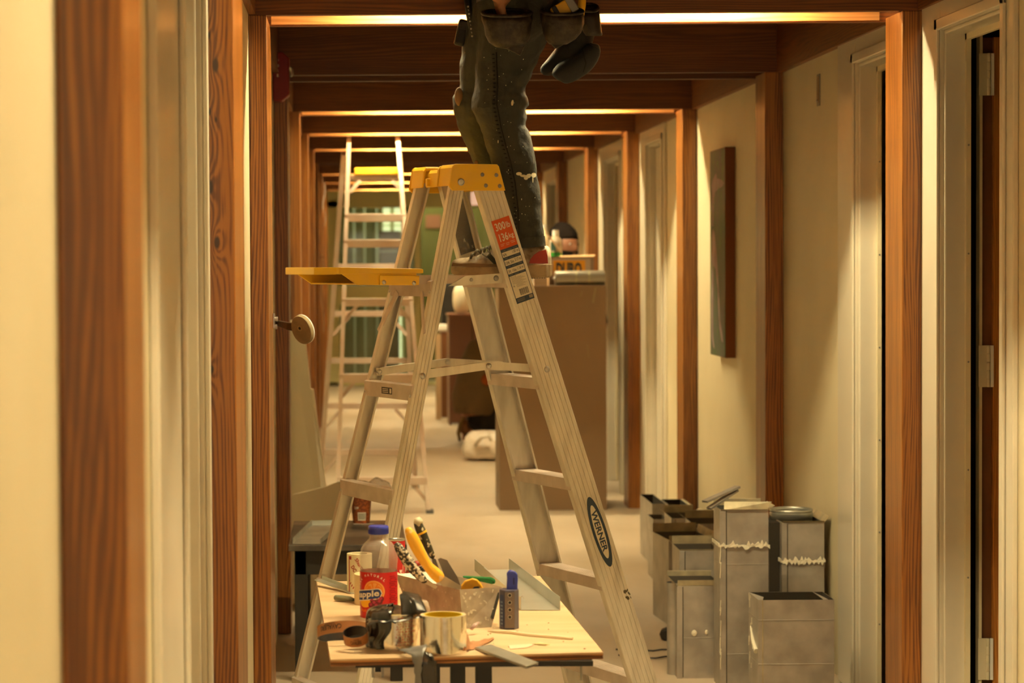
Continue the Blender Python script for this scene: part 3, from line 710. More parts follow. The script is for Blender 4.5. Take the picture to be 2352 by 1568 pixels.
def limb(mb, pts, Y, n=20, shrink=1.0, cap=True):
    rings = []
    P = [at(x, y, Y(i) if callable(Y) else Y) for i, (x, y, r) in enumerate(pts)]
    for i, (x, y, r) in enumerate(pts):
        t = (P[min(i+1, len(P)-1)]-P[max(i-1, 0)]).normalized()
        b = V((0, 1, 0)); a = t.cross(b).normalized(); b = a.cross(t)
        R = r*P[i].y/5550*shrink
        w = .004*sin(i*2.1)
        rings.append([P[i]+a*(R*cos(2*pi*k/n))+b*(R*.92*sin(2*pi*k/n)) for k in range(n)])
    mb.loft(rings, caps=cap)
man = thing('person', 'worker in paint-flecked dark jeans with a tool belt, standing on the near stepladder', 'person', L(0, dfr(STEPZ[4]), STEPZ[4]))
def torso(mb, sh=1.0, top=True):
    c = [(1215, -60, .155, .125), (1218, -130, .15, .12), (1212, -220, .15, .11), (1205, -330, .165, .12), (1198, -430, .175, .125), (1195, -490, .13, .10), (1194, -520, .062, .062), (1192, -560, .058, .058)]
    rings = []
    for x, y, rx, ry in (c if top else c[:6]):
        p = at(x, y, 7.20); rings.append([p+V((ry*sh*cos(2*pi*k/24), rx*sh*sin(2*pi*k/24), 0)) for k in range(24)])
    mb.loft(rings)
def hand(mb, wrist, dr, curl, palm_n, s=1.0):
    """palm, four unequal bent fingers and a thumb from the side of the palm"""
    dr = V(dr).normalized(); pn = V(palm_n).normalized(); sd = dr.cross(pn).normalized(); pn = sd.cross(dr)
    pc = wrist+dr*.05*s
    mb.ob(pc, dr*.048*s, sd*.040*s, pn*.013*s)
    for i, (off, ln) in enumerate(((-.031, .070), (-.010, .080), (.011, .074), (.031, .058))):
        p = wrist+dr*.094*s+sd*off*s; q = [p-dr*.02*s]; ang = 0; d = dr
        for j, f_ in enumerate((.45, .32, .23)):
            q.append(q[-1]+d*(ln*f_*s+(.02*s if j == 0 else 0))); ang += curl; d = (dr*cos(ang)+pn*sin(ang)).normalized()
        mb.tube(q, [.0095*s, .009*s, .0085*s, .007*s], n=8)
    p = wrist+dr*.028*s-sd*.030*s
    mb.tube([p, p-sd*.026*s+dr*.022*s+pn*.01*s, p-sd*.034*s+dr*.052*s+pn*.018*s, p-sd*.030*s+dr*.072*s+pn*.026*s], [.013*s, .0115*s, .0105*s, .008*s], n=8)
def head_shape(fd):
    """head deformation with face direction fd: brow, nose, chin, jaw"""
    fd = V(fd).normalized(); sd = V((0, 0, 1)).cross(fd)
    def fn(d, q):
        f = d.dot(fd); s_ = abs(d.dot(sd))
        if d.z < -.1: q = q*(1-.16*max(0, -d.z-.1)*(s_+.4))
        if f > .75:
            z = d.z
            q = q+fd*(.020*math.exp(-((z+.10)/.16)**2-(s_/.13)**2))          # nose
            q = q-fd*(.008*math.exp(-((z-.10)/.08)**2-((s_-.33)/.13)**2))      # sockets
            q = q+fd*(.005*math.exp(-((z-.24)/.07)**2))                         # brow
            q = q+fd*(.005*math.exp(-((z+.38)/.05)**2-(s_/.2)**2))             # lips
            q = q+fd*(.008*math.exp(-((z+.66)/.14)**2-(s_/.3)**2))             # chin
        return q
    return fn
def add_head(mb, c, fd):
    fd = V(fd).normalized(); sd = V((0, 0, 1)).cross(fd)
    h = head_shape(fd); R = lambda d, q: h(d, V((0, 0, 0))+fd*(d.dot(fd)*.098)+sd*(d.dot(sd)*.078)+V((0, 0, d.z*.120)))
    mb.sphere(c, 1, n=48, m_=36, fn=R)
    for s_ in (-1, 1): mb.sphere(V(c)+sd*s_*.080-fd*.005-UZ*.005, (.012, .016, .032), n=10, m_=8)
def add_face(par, c, fd, beard=True):
    fd = V(fd).normalized(); sd = V((0, 0, 1)).cross(fd); c = V(c)
    for s_ in (-1, 1):
        mb = MB().sphere(c+fd*.080+sd*s_*.031+UZ*.012, .009, n=12, m_=8); e = mb.build('eye', mat('eye white', (.30, .26, .22), .5), parent=par, smooth=True)
        MB().sphere(c+fd*.0885+sd*s_*.031+UZ*.012, .0052, n=10, m_=6).build('iris', M['black'], parent=e, smooth=True)
    hs = head_shape(fd)
    def hairfn(d, q):
        f = d.dot(fd); k = 1.17+.03*sin(d.x*19)*sin(d.y*17+d.z*11)
        lowlim = .36 if f > .45 else (-.20 if f > -.2 else -.55)
        if d.z < lowlim: k = .93
        elif d.z < lowlim+.12: k = 1.06
        return (fd*(f*.098)+sd*(d.dot(sd)*.080)+V((0, 0, d.z*.122)))*k
    MB().sphere(c, 1, n=40, m_=30, fn=hairfn).build('hair', hairm, parent=par, smooth=True)
    if beard:
        def bf(d, q):
            f = d.dot(fd); s_ = abs(d.dot(sd)); k = .9
            if d.z < -.30 and f > -.05: k = 1.07
            if d.z > -.47 and d.z < -.33 and s_ < .22: k = .9
            return hs(d, fd*(f*.098)+sd*(d.dot(sd)*.078)+V((0, 0, d.z*.120)))*k
        MB().sphere(c, 1, n=48, m_=40, fn=bf).build('beard', hairm, parent=par, smooth=True)

# --- worker on the ladder: one continuous body, garments over it
b = MB()
limb(b, near, YN, shrink=.86); limb(b, far, YFAR_, shrink=.86); torso(b, .93)
hc = at(1188, -600, 7.20)+UZ*.06; add_head(b, hc, (-1, 0, .15))
elb = at(1235, -150, 6.92); shl = at(1200, -420, 7.04); wr = at(1142, -6, 7.06)
b.tube([at(1200, -440, 7.16), shl, elb], [.062, .056, .044], n=14); b.tube([elb, elb.lerp(wr, .35), wr], [.044, .045, .038], n=14)
hand(b, wr, (at(1152, 30, 7.065)-wr), .75, (0.9, .1, .1), .8)
sh2 = at(1195, -440, 7.32); el2 = at(1120, -560, 7.36); wr2 = at(1080, -720, 7.34)
b.tube([at(1195, -440, 7.28), sh2, el2], [.062, .054, .043], n=14); b.tube([el2, wr2], [.043, .03], n=14); hand(b, wr2, (-.2, 0, 1), .5, (1, 0, 0))
body = b.build('body', skin, parent=man, remesh=.006)
add_face(body, hc, (-1, 0, .15), beard=False)
j = MB(); limb(j, near, YN); limb(j, far, YFAR_)
rings = []
for x, y, rx, ry in ((1185, 40, .09, .11), (1195, 5, .12, .122), (1203, -40, .138, .13), (1212, -90, .15, .128)):
    p = at(x, y, 7.24); rings.append([p+V((ry*cos(2*pi*k/24), rx*sin(2*pi*k/24), 0)) for k in range(24)])
j.loft(rings)
j.loft([[at(x, y, 7.22)+V((r_*cos(2*pi*k/16), .14*sin(2*pi*k/16), 0)) for k in range(16)] for x, y, r_ in ((1185, 100, .05), (1215, 60, .07), (1235, 20, .10), (1240, -30, .11))])
jeans = j.build('jeans', denim, parent=man, remesh=.0055, disp=(.055, .012))
mb = MB()
for pts, Y in ((near, YN), (far, YFAR)):
    p, q = at(pts[0][0]+(-1 if pts is near else 1), 545, Y), at(pts[0][0]+1, 568, Y)
    mb.tube([p, q], 35*Y/5550*1.02, n=24)
mb.build('jeans_cuffs', denim, parent=man, smooth='auto')
# side seam with puckers, and plaster flecks, on the near leg
seam = [(1140, 120), (1143, 200), (1141, 240), (1150, 290), (1163, 340), (1175, 380), (1183, 420), (1190, 480), (1192, 540)]
def onleg(px, py, lift=.002):
    """front (camera side) surface of the near leg under a pixel"""
    ys = [p[1] for p in near][::-1]; cx_ = np.interp(py, ys, [p[0] for p in near][::-1]); rr = np.interp(py, ys, [p[2] for p in near][::-1])
    u = max(-1, min(1, (px-cx_)/rr)); return at(px, py, YN-(.92*rr*YN/5550)*math.sqrt(1-u*u)-lift-.004)
mb = MB(); mb.tube([onleg(x, y, -.001) for x, y in seam], .0022, n=6); mb.build('side_seam', thread, parent=jeans, smooth=True)
st = MB()
for i in range(44):
    y = 125+i*9.5; x = np.interp(y, [s[1] for s in seam], [s[0] for s in seam])-7
    st.sphere(onleg(x, y, -.001), (.0045, .003, .0022), n=6, m_=4)
st.build('seam_puckers', thread, parent=jeans, smooth=True, kind='stuff')
random.seed(3); sp = MB()
def fleck(px, py, w, h, a=0):
    c = onleg(px, py); 
    sp.add([onleg(px+w*cos(t)*cos(a)-h*sin(t)*sin(a), py+w*cos(t)*sin(a)+h*sin(t)*cos(a), .0015+random.uniform(0, .001)) for t in [k*pi/4 for k in range(8)]], [list(range(8))])
for i in range(60):
    y = random.uniform(60, 520); ys = [p[1] for p in near][::-1]; cx_ = np.interp(y, ys, [p[0] for p in near][::-1]); rr = np.interp(y, ys, [p[2] for p in near][::-1])
    fleck(cx_+random.uniform(-.8, .7)*rr, y, random.uniform(.4, 1.0), random.uniform(.5, 1.6), random.uniform(-.6, .6))
fleck(1177, 236, 3, 7, .15); fleck(1144, 325, 1, 4); fleck(1192, 399, 7, 4); fleck(1203, 404, 9, 3, .1); fleck(1214, 404, 7, 5, -.5); fleck(1226, 402, 6, 6); fleck(1224, 412, 1.5, 8); fleck(1208, 409, 5, 4)
sp.build('plaster_flecks', splat, parent=jeans, kind='stuff')
mb = MB()
mb.sphere(at(1054, 222, 7.318), (.013, .010, .028), n=24, m_=16)
for (x, y, w, h) in ((1056, 272, 4, 8), (1062, 290, 4, 7), (1094, 374, 5, 6)):
    p = at(x, y, 7.375); mb.sphere(p, (w*.00125, .004, h*.0013), n=12, m_=8)
mb.build('far_knee_smears', mat('dusty smear', (.20, .11, .05), .8), parent=jeans, smooth=True, kind='stuff')
s_ = MB(); torso(s_, 1.04, top=False); s_.tube([at(1200, -440, 7.14), shl, shl.lerp(elb, .6)], [.072, .066, .058], n=14); s_.tube([at(1195, -440, 7.28), sh2, sh2.lerp(el2, .6)], [.072, .064, .056], n=14)
s_.build('shirt', shirt, parent=man, remesh=.01, disp=(.08, .015))
# shoe: lofted sections from heel to toe
def shoe(Y, dx=0, parent=man, dark=False):
    """sections along x: (px, sole bottom, sole top, upper top, half width m)"""
    S = [(1259, 634, 606, 575, .020), (1252, 637, 606, 562, .034), (1236, 639, 607, 562, .039), (1215, 640, 608, 566, .040), (1190, 640, 609, 566, .040), (1165, 640, 610, 561, .041), (1140, 640, 611, 566, .043), (1112, 640, 612, 582, .046), (1085, 639, 612, 590, .048), (1060, 637, 612, 592, .046), (1045, 633, 611, 594, .036), (1036, 626, 611, 602, .018)]
    up, so = MB(), MB(); ru, rs = [], []
    for x, sb, st_, ut, w in S:
        p = at(x+dx, 620, Y); zb_ = at(x+dx, sb, Y).z; zs = at(x+dx, st_, Y).z; zu = at(x+dx, ut, Y).z
        n = 20
        ring = []
        for k in range(n):
            t = 2*pi*k/n; c_, s__ = cos(t), sin(t)
            z = zs-.003+(zu-zs+.003)*max(0, s__)**.8; y = w*.93*c_*(1-.35*max(0, s__)**2)
            ring.append(V((p.x, Y+y, z if s__ >= 0 else zs-.003)))
        ru.append(ring)
        rs.append([V((p.x+.000, Y+yy, zz)) for yy, zz in ((-w*.9, zb_), (-w, zb_+.004), (-w*1.04, zs-.006), (-w*1.0, zs), (w*1.0, zs), (w*1.04, zs-.006), (w, zb_+.004), (w*.9, zb_))])
    u = up.loft(ru).build('shoe', cream, parent=parent, smooth=True, subsurf=1)
    so.loft(rs).build('sole', solem, parent=u, smooth='auto', bevel=.002)
    return u
sh_ = shoe(YN+.01)
f_ = shoe(YFAR+.02, dx=8); f_['label'] = 'far shoe, mostly hidden by the near one'
def onshoe(px, py, off=.046): return at(px, py, YN+.01-off)
def patch(name, pts, m_, off, th=.003):
    mb = MB(); P = [at(x, y, YN+.01-off(x, y) if callable(off) else YN+.01-off) for x, y in pts]; mb.prism(P, V((0, th, 0))); return mb.build(name, m_, parent=sh_, bevel=.001)
patch('heel_patch', [(1215, 605), (1218, 596), (1226, 585), (1238, 577), (1254, 573), (1258, 588), (1259, 605)], redh, .0405)
patch('toe_guard', [(1037, 611), (1040, 603), (1058, 605), (1085, 604), (1112, 606), (1150, 606), (1152, 612), (1100, 613)], mat('brown suede', (.16, .10, .05), .8), .0475)
patch('side_stripe', [(1118, 590), (1128, 583), (1142, 600), (1152, 610), (1138, 610)], mat('dark green stripe', (.035, .035, .02), .8), .0455)
lm = MB()
for i, (x, y) in enumerate(((1085, 584), (1094, 577), (1107, 573), (1116, 570), (1126, 566), (1134, 562))):
    p = at(x, y, YN-.012); lm.tube([p+V((-.006, -.012, -.012)), p+V((-.002, -.006, 0)), p+V((.004, .01, .004)), p+V((.010, .024, -.002))], .0036, n=8)
lm.tube([at(1108, 583, YN-.028), at(1118, 590, YN-.038), at(1126, 582, YN-.038), at(1120, 574, YN-.028)], .0026, n=8)
lm.build('laces', mat('dirty laces', (.10, .085, .05), .8), parent=sh_, smooth=True)
st = MB()
for i in range(34):
    x = 1060+i*5.8; st.sphere(at(x, 637.2+(1.2 if x > 1080 else 0), YN-.034+.002), (.0014, .002, .0016), n=6, m_=4)
st.build('sole_stitching', M['black'], parent=sh_, kind='stuff')
# tool belt
belt = thing('tool_belt', 'scuffed dark leather tool belt with pouches on the standing worker', 'tool belt', at(1210, 20, 7.1))
mb = MB()
for (zo, rad) in ((0, .004),):
    ringA = []
rb = []
p = at(1205, -18, 7.23)
for zz in (-.03, .03): rb.append([p+V(((.142)*cos(2*pi*k/40), .158*sin(2*pi*k/40), zz)) for k in range(40)])
MB().loft(rb, caps=False).build('belt_strap', leath, parent=belt, solid=.005, smooth=True)
def pouch(name, secs, Y, depth, mt, parent=belt, rim=True, n=28):
    """open bag: sections (px centre, py, half width px) from rim to bottom"""
    rings = []
    for i, (x, y, w) in enumerate(secs):
        p = at(x, y, Y); W_ = w*Y/5550; d_ = depth*(w/secs[0][2])**.6
        rings.append([p+V((W_*abs(cos(t))**.75*(1 if cos(t) > 0 else -1), d_*abs(sin(t))**.8*(1 if sin(t) > 0 else -1), .014*sin(t)*(1 if i < 2 else .3))) for t in [2*pi*k/n for k in range(n)]])
    mb = MB().loft(rings, caps=False); q = [V(v) for v in rings[-1]]; mb.add(q, [list(range(n))])
    o = mb.build(name, mt, parent=parent, smooth=True, solid=.004)
    if rim: MB().tube(rings[0]+[rings[0][0]], .0055, n=8).build('rim_binding', leath, parent=o, smooth=True)
    return o
pouch('pouch', [(1164, 30, 56), (1165, 45, 57), (1166, 60, 53), (1167, 80, 51), (1168, 96, 44), (1169, 106, 30)], 7.06, .045, leath)
pouch('pouch', [(1291, 26, 47), (1292, 40, 48), (1293, 55, 47), (1291, 75, 42), (1287, 90, 33), (1282, 100, 20)], 7.06, .045, leath)
pouch('back_pouch', [(1353, 18, 20), (1355, 35, 21), (1357, 55, 21), (1360, 72, 20), (1364, 80, 18)], 7.2, .03, leath)
wl = mat('worn welt', (.11, .085, .05), .6)
for q in ([(1113, 55), (1118, 78), (1130, 94), (1147, 104), (1167, 108), (1190, 103), (1206, 92), (1216, 74)], [(1255, 92), (1275, 98), (1300, 94), (1322, 82), (1334, 62), (1338, 40)]):
    MB().tube([at(x, y, 7.05) for x, y in q], .0022, n=6).build('pouch_welt', wl, parent=belt, smooth=True)
for pts in ([(1126, 100), (1140, 108), (1165, 112), (1196, 128), (1206, 104)], [(1258, 92), (1276, 112), (1285, 108), (1312, 92)]):
    MB().prism([at(x, y, 7.05) for x, y in pts], V((0, .012, 0))).build('pouch_flap', leath, parent=belt, bevel=.003)
h = thing('phone_holster', 'black rounded holster clipped to the left side of the tool belt', 'holster', at(1060, 75, 7.3))
c = at(1060, 75, 7.3); up_ = (at(1068, 40, 7.3)-at(1052, 108, 7.3)).normalized(); sd_ = up_.cross(V((0, 1, 0))).normalized()
MB().ob(c, up_*.040, sd_*.016, V((0, .012, 0))).build('holster_body', leath2, parent=h, bevel=.008, seg=3)
MB().ob(c+up_*.022-V((0, .0125, 0)), up_*.012, sd_*.014, V((0, .0015, 0))).build('holster_flap', leath, parent=h, bevel=.001)
mb = MB()
for i in range(9): mb.lathe(at(1075+i*1.2, 15+i*8.5, 7.24), [(.002, -.001), (.0032, 0), (.002, .001)], n=8, ax=((i % 2), 1-(i % 2), .4), caps=True)
mb.build('key_chain', M['steeld'], parent=h, kind='stuff')
MB().tube([at(1072, -20, 7.28), at(1076, 20, 7.27), at(1083, 70, 7.27)], [.012, .011, .008], n=8).build('belt_strap_end', leath2, parent=h, smooth=True)
# things held in the right-hand pouch
um = thing('tape_measure', 'yellow and grey tape measure standing in the right-hand pouch', 'tape measure', at(1295, 18, 7.08))
ax1 = (at(1320, 2, 7.08)-at(1275, 28, 7.08)).normalized(); ax2 = ax1.cross(V((0, 1, 0))).normalized()
MB().ob(at(1292, 22, 7.06), ax1*.032, ax2*.021, V((0, .016, 0))).build('case', yel, parent=um, bevel=.006, seg=3)
MB().ob(at(1313, 12, 7.058), ax1*.012, ax2*.022, V((0, .018, 0))).build('grey_band', M['steeld'], parent=um, bevel=.003)
MB().ob(at(1278, 30, 7.058), ax1*.007, ax2*.020, V((0, .0175, 0))).build('black_band', M['black'], parent=um, bevel=.002)
yb = thing('screwdriver', 'yellow handled tool just visible behind the tape measure', 'screwdriver', at(1336, 12, 7.1))
MB().tube([at(1333, 45, 7.1), at(1336, 15, 7.1), at(1339, -22, 7.1)], [.009, .012, .011], n=12).build('handle', yel, parent=yb, smooth=True)
MB().tube([at(1330, 75, 7.1), at(1333, 45, 7.1)], .004, n=8).build('shaft', M['steeld'], parent=yb)
# denim garment hanging behind the belt
dj = thing('denim_jacket', 'dark denim garment tied behind the standing worker, sleeve hanging out', 'jacket', at(1300, 140, 7.45))
mb = MB()
sec = [(1240, 166, 10), (1262, 158, 20), (1288, 140, 28), (1314, 118, 34), (1330, 88, 36), (1336, 50, 36), (1338, 10, 34)]
P = [at(x, y, 7.31) for x, y, r in sec]; mb.tube(P, [r*7.31/5550 for x, y, r in sec], n=18, sc=(V((0, 1, 0)), .75))
mb.build('folded_body', mat('black denim', (.010, .010, .009), .8, bump=.4, bscale=30), parent=dj, smooth=True, subsurf=1, disp=(.05, .012))
mb = MB()
sec = [(1280, 184, 17), (1284, 176, 24), (1300, 166, 28), (1320, 158, 27), (1340, 146, 26), (1354, 128, 24), (1362, 112, 20), (1362, 98, 14)]
mb.tube([at(x, y, 7.28) for x, y, r in sec], [r*7.28/5550 for x, y, r in sec], n=18, sc=(V((0, 1, 0)), .8))
slv = mb.build('sleeve', mat('blue black denim', (.012, .014, .016), .7, bump=.4, bscale=40), parent=dj, smooth=True, subsurf=1, disp=(.04, .008))
MB().tube([at(1337, 112, 7.256), at(1341, 130, 7.253), at(1346, 145, 7.253), at(1340, 166, 7.258)], .0016, n=6).build('sleeve_seam', thread, parent=slv, smooth=True)
MB().tube([at(1356, 100, 7.262), at(1366, 106, 7.262), at(1374, 112, 7.268)], .0022, n=6).build('cuff_seam', thread, parent=slv, smooth=True)

# --- man behind the big brown panel (head and shoulders above and behind it)
Y2 = 15.5
p2 = thing('person', 'bearded dark-haired man in a dark shirt behind the tall brown panel', 'person', V((at(1295, 560, Y2).x, Y2, 0)))
hc2 = at(1297, 556, Y2); hc2.z -= .015
b = MB(); add_head(b, hc2, (.62, -.76, -.12)); bx_ = hc2.x-.02
b.tube([hc2-UZ*.07, hc2-UZ*.19], .056, n=16)
rings = []
for z, rx, ry in ((hc2.z-.17, .07, .06), (hc2.z-.21, .17, .09), (hc2.z-.30, .20, .11), (hc2.z-.5, .17, .11), (hc2.z-.72, .155, .11), (hc2.z-.85, .16, .12), (hc2.z-.93, .15, .11)):
    rings.append([V((bx_+rx*cos(2*pi*k/20), Y2+.02+ry*sin(2*pi*k/20), z)) for k in range(20)])
b.loft(rings)
legp = lambda s: [V((bx_+s*.085, Y2+.02, hc2.z-.85)), V((bx_+s*.09, Y2, .50)), V((bx_+s*.09, Y2+.02, .09))]
for s in (-1, 1):
    b.tube(legp(s), [.085, .058, .042], n=12); b.tube([V((bx_+s*.09, Y2+.05, .045)), V((bx_+s*.10, Y2-.18, .035))], [.042, .03], n=10)
    a = V((bx_+s*.19, Y2+.02, hc2.z-.24)); e = V((bx_+s*.25, Y2-.02, hc2.z-.52)); w_ = V((bx_+s*.20, Y2-.22, hc2.z-.62))
    b.tube([a-V((s*.06, 0, 0)), a, e, w_], [.055, .05, .04, .028], n=12); hand(b, w_, (0, -1, -.2), .4, (0, 0, -1))
bd2 = b.build('body', mat('ruddy skin', (.13, .052, .024), .6), parent=p2, remesh=.008)
add_face(bd2, hc2, (.62, -.76, -.12))
g = MB(); g.loft([[V((v.x*1.0+(v.x-bx_)*.07, v.y+(v.y-Y2-.02)*.08, v.z)) for v in r] for r in rings[1:]])
for s in (-1, 1):
    a = V((bx_+s*.19, Y2+.02, hc2.z-.24)); e = V((bx_+s*.25, Y2-.02, hc2.z-.52)); g.tube([a-V((s*.06, 0, 0)), a, e], [.066, .06, .05], n=12)
g.build('shirt', shirt, parent=p2, remesh=.012)
g = MB()
for s in (-1, 1): g.tube(legp(s), [.10, .075, .06], n=12)
g.build('trousers', denim, parent=p2, remesh=.012)

# --- man kneeling on the floor beyond the panel, back turned
Y3 = 20.2
k0 = at(1110, 900, Y3)
p3 = thing('person', 'man kneeling on the floor in a brown shirt and black trousers, back turned', 'person', V((k0.x, Y3, 0)))
fl_ = at(1095, 1010, Y3)
def K(px, py, dy=0): return at(px, py, Y3+dy)
b = MB()
hip = K(1100, 945); chest = K(1110, 830); neck = K(1125, 770, -.02); head3 = K(1150, 735, -.05)
b.tube([hip-UZ*.02, K(1095, 915), K(1100, 870), chest, K(1118, 795), neck], [.15, .155, .15, .165, .13, .06], n=20)
add_head(b, head3, (.6, .7, -.4))
b.tube([K(1140, 955), K(1190, 1000, .05)], [.10, .06], n=12); b.tube([K(1190, 1002, .05), K(1120, 1006, .12), K(1062, 1000, .14)], [.06, .055, .04], n=12)
b.tube([K(1090, 955, .1), K(1150, 1004, .25)], [.10, .06], n=12); b.tube([K(1150, 1004, .25), K(1075, 1004, .3)], [.055, .04], n=12)
b.tube([K(1135, 800, -.12), K(1160, 850, -.2), K(1200, 880, -.15)], [.055, .045, .03], n=12); hand(b, K(1200, 880, -.15), (1, 0, -.3), .5, (0, 0, -1))
b.tube([K(1105, 800, .14), K(1150, 850, .22), K(1195, 890, .18)], [.055, .045, .03], n=12); hand(b, K(1195, 890, .18), (1, 0, -.3), .5, (0, 0, -1))
bd3 = b.build('body', skin, parent=p3, remesh=.01)
add_face(bd3, head3, (.6, .7, -.4), beard=False)
brs = mat('brown work shirt', (.14, .095, .048), .85, bump=.4, bscale=14)
g = MB(); g.tube([K(1088, 950), K(1090, 915), K(1098, 870), chest, K(1118, 795), K(1124, 782)], [.175, .185, .18, .185, .145, .08], n=24)
g.tube([K(1125, 795, -.10), K(1148, 840, -.19)], [.075, .062], n=12); g.tube([K(1110, 795, .12), K(1140, 840, .2)], [.075, .062], n=12)
g.build('shirt', brs, parent=p3, remesh=.012, disp=(.15, .03))
g = MB(); g.tube([K(1080, 945), K(1110, 955), K(1150, 968), K(1190, 998, .05)], [.10, .13, .105, .07], n=16); g.tube([K(1190, 1002, .05), K(1130, 1004, .12), K(1080, 1000, .14)], [.07, .064, .05], n=12)
g.tube([K(1090, 955, .1), K(1150, 1004, .25)], [.11, .07], n=12); g.tube([K(1150, 1004, .25), K(1085, 1004, .3)], [.062, .05], n=12)
g.build('trousers', mat('black trousers', (.010, .009, .008), .9), parent=p3, remesh=.012)
g = MB(); g.sphere(K(1120, 872, -.17), (.055, .03, .05), n=16, m_=10); g.build('orange_patch', mat('orange cloth', (.32, .07, .01), .8), parent=p3, smooth=True)
for dy in (-.1, .24):
    g = MB(); g.tube([K(1066, 958, dy), K(1058, 975, dy), K(1053, 995, dy), K(1056, 1012, dy)], [.030, .042, .040, .026], n=14, sc=(V((1, 0, 0)), .45))
    g.build('boot_sole', mat('tan boot sole', (.16, .105, .04), .8), parent=p3, smooth=True)
    g = MB(); g.tube([K(1064, 965, dy), K(1066, 985, dy), K(1085, 1002, dy)], [.035, .045, .045], n=12); g.build('boot', M['brown_and_shade'], parent=p3, smooth=True)
# ------------------------------------------------------------------ plywood work table
plyt = mat('birch ply face', (.56, .39, .22), .6, col2=(.68, .50, .31), scale=3.2, stretch=(1, 5, 1), detail=6, bump=.03)
plye = mat('ply edge', (.42, .20, .07), .7, col2=(.16, .07, .03), scale=60, stretch=(.12, .12, 3), lo=.5, hi=.62)
glue = mat('dark ply layer', (.12, .05, .02), .8)
TZ = .75
FLc, FRc, BRc, BLc = V((-.043, 4.656, TZ)), V((.492, 4.722, TZ)), V((.458, 5.874, TZ)), V((-.085, 5.791, TZ))
tb = thing('work_table', 'makeshift work table with a raw plywood top on a black folding stand', 'table', V((.2, 5.2, 0)))
top = MB().prism([FLc-UZ*.0035, FRc-UZ*.0035, BRc-UZ*.0035, BLc-UZ*.0035], UZ*.0035).build('plywood_top', plyt, parent=tb)
ins = lambda p, s: p+(V((.2, 5.25, p.z))-p)*s
for i in range(3):
    s = .0015 if i % 2 else .0; zz = TZ-.0035-.0034*(i+1)
    MB().prism([ins(V((p.x, p.y, zz)), s) for p in (FLc, FRc, BRc, BLc)], UZ*.0032).build('ply_layer', glue if i == 1 else plye, parent=top)
zb_ = TZ-.0140
MB().box(0.005, .470, 4.70, 4.73, zb_-.010, zb_).build('stand_rail', M['black'], parent=tb)
MB().box(0.005, .470, 5.62, 5.65, zb_-.010, zb_).build('stand_rail', M['black'], parent=tb)
for x in (.06, .39): MB().box(x, x+.03, 4.73, 5.62, zb_-.012, zb_).build('stand_beam', M['black'], parent=tb)
for a, b_ in ((975, 1010), (1034, 1068), (1092, 1129)):
    pa, pb = at(a, 1545, 4.95), at(b_, 1545, 4.95)
    MB().box(pa.x, pb.x, 4.93, 4.97, 0, zb_).build('leg', M['black'], parent=tb, bevel=.003)
for a, b_ in ((994, 1009), (1036, 1066)):
    pa, pb = at(a, 1545, 5.45), at(b_, 1545, 5.45)
    MB().box(pa.x, pb.x, 5.43, 5.47, 0, zb_).build('leg', M['black'], parent=tb, bevel=.003)
MB().box(.10, .38, 5.0, 5.4, .03, .06).build('foot_beam', M['black'], parent=tb)
for px in (857, 879): MB().box(at(px-3, 1545, 4.9).x, at(px+3, 1545, 4.9).x, 4.9, 4.91, .672, zb_).build('clamp_bar', M['steeld'], parent=tb)
MB().box(at(862, 1545, 4.92).x, at(875, 1545, 4.92).x, 4.92, 4.95, .680, zb_).build('clamp_block', M['black'], parent=tb)
MB().lathe((at(1335, 1545, 4.72).x, 4.72, .695), [(.0022, 0), (.0022, .046)], n=10).build('bolt', M['steeld'], parent=tb)

def U(px, py, z=TZ): return onz(px, py, z)
# --- juice bottle
Yb = 5.19; bc = at(870.5, 1420, Yb); bc.z = TZ; S_ = Yb/5550
clr = mat('clear plastic', (.62, .52, .44), .10, spec=1, coat=1, alpha=.20)
bot = thing('juice_bottle', 'empty clear juice bottle with a red fruit punch label and blue cap', 'bottle', bc)
def bz(py): return TZ+(1421-py)*S_
prof = [(.030, bz(1421)), (.037, bz(1418)), (.0395, bz(1413)), (.0400, bz(1405)), (.0400, bz(1318)), (.0405, bz(1311)), (.0395, bz(1307)), (.0408, bz(1302)), (.0404, bz(1297)), (.0414, bz(1290)), (.0416, bz(1279)), (.0405, bz(1269)), (.037, bz(1257)), (.031, bz(1247)), (.024, bz(1240)), (.0195, bz(1235)), (.0190, bz(1230)), (.0200, bz(1228)), (.0185, bz(1226)), (.0185, bz(1212))]
pr2 = [(r, z-TZ) for r, z in prof]
inner = [(max(r-.0007, .001), z) for r, z in pr2[::-1]]; inner[-1] = (.028, .0012)
MB().lathe(bc, pr2+inner+[(.001, .0012)], n=48, caps=False).build('bottle_body', clr, parent=bot, smooth=True)
capb = mat('blue cap', (.025, .045, .40), .3, spec=.6)
mb = MB().lathe(bc, [(.0215, bz(1225)-TZ), (.0218, bz(1223)-TZ), (.0216, bz(1214)-TZ), (.0222, bz(1213)-TZ), (.0220, bz(1209)-TZ), (.0205, bz(1206.5)-TZ), (.001, bz(1206.5)-TZ)], n=48)
cp = mb.build('bottle_cap', capb, parent=bot, smooth='auto')
mb = MB()
for i in range(48):
    t = 2*pi*i/48; c = bc+V((.0218*cos(t), .0218*sin(t), bz(1219)-TZ)); mb.ob(c, (0, 0, .0045), V((-sin(t), cos(t), 0))*.0006, V((cos(t), sin(t), 0))*.0006)
mb.build('cap_ribs', capb, parent=cp, kind='stuff')
red = mat('red label', (.55, .015, .018), .35, spec=.5)
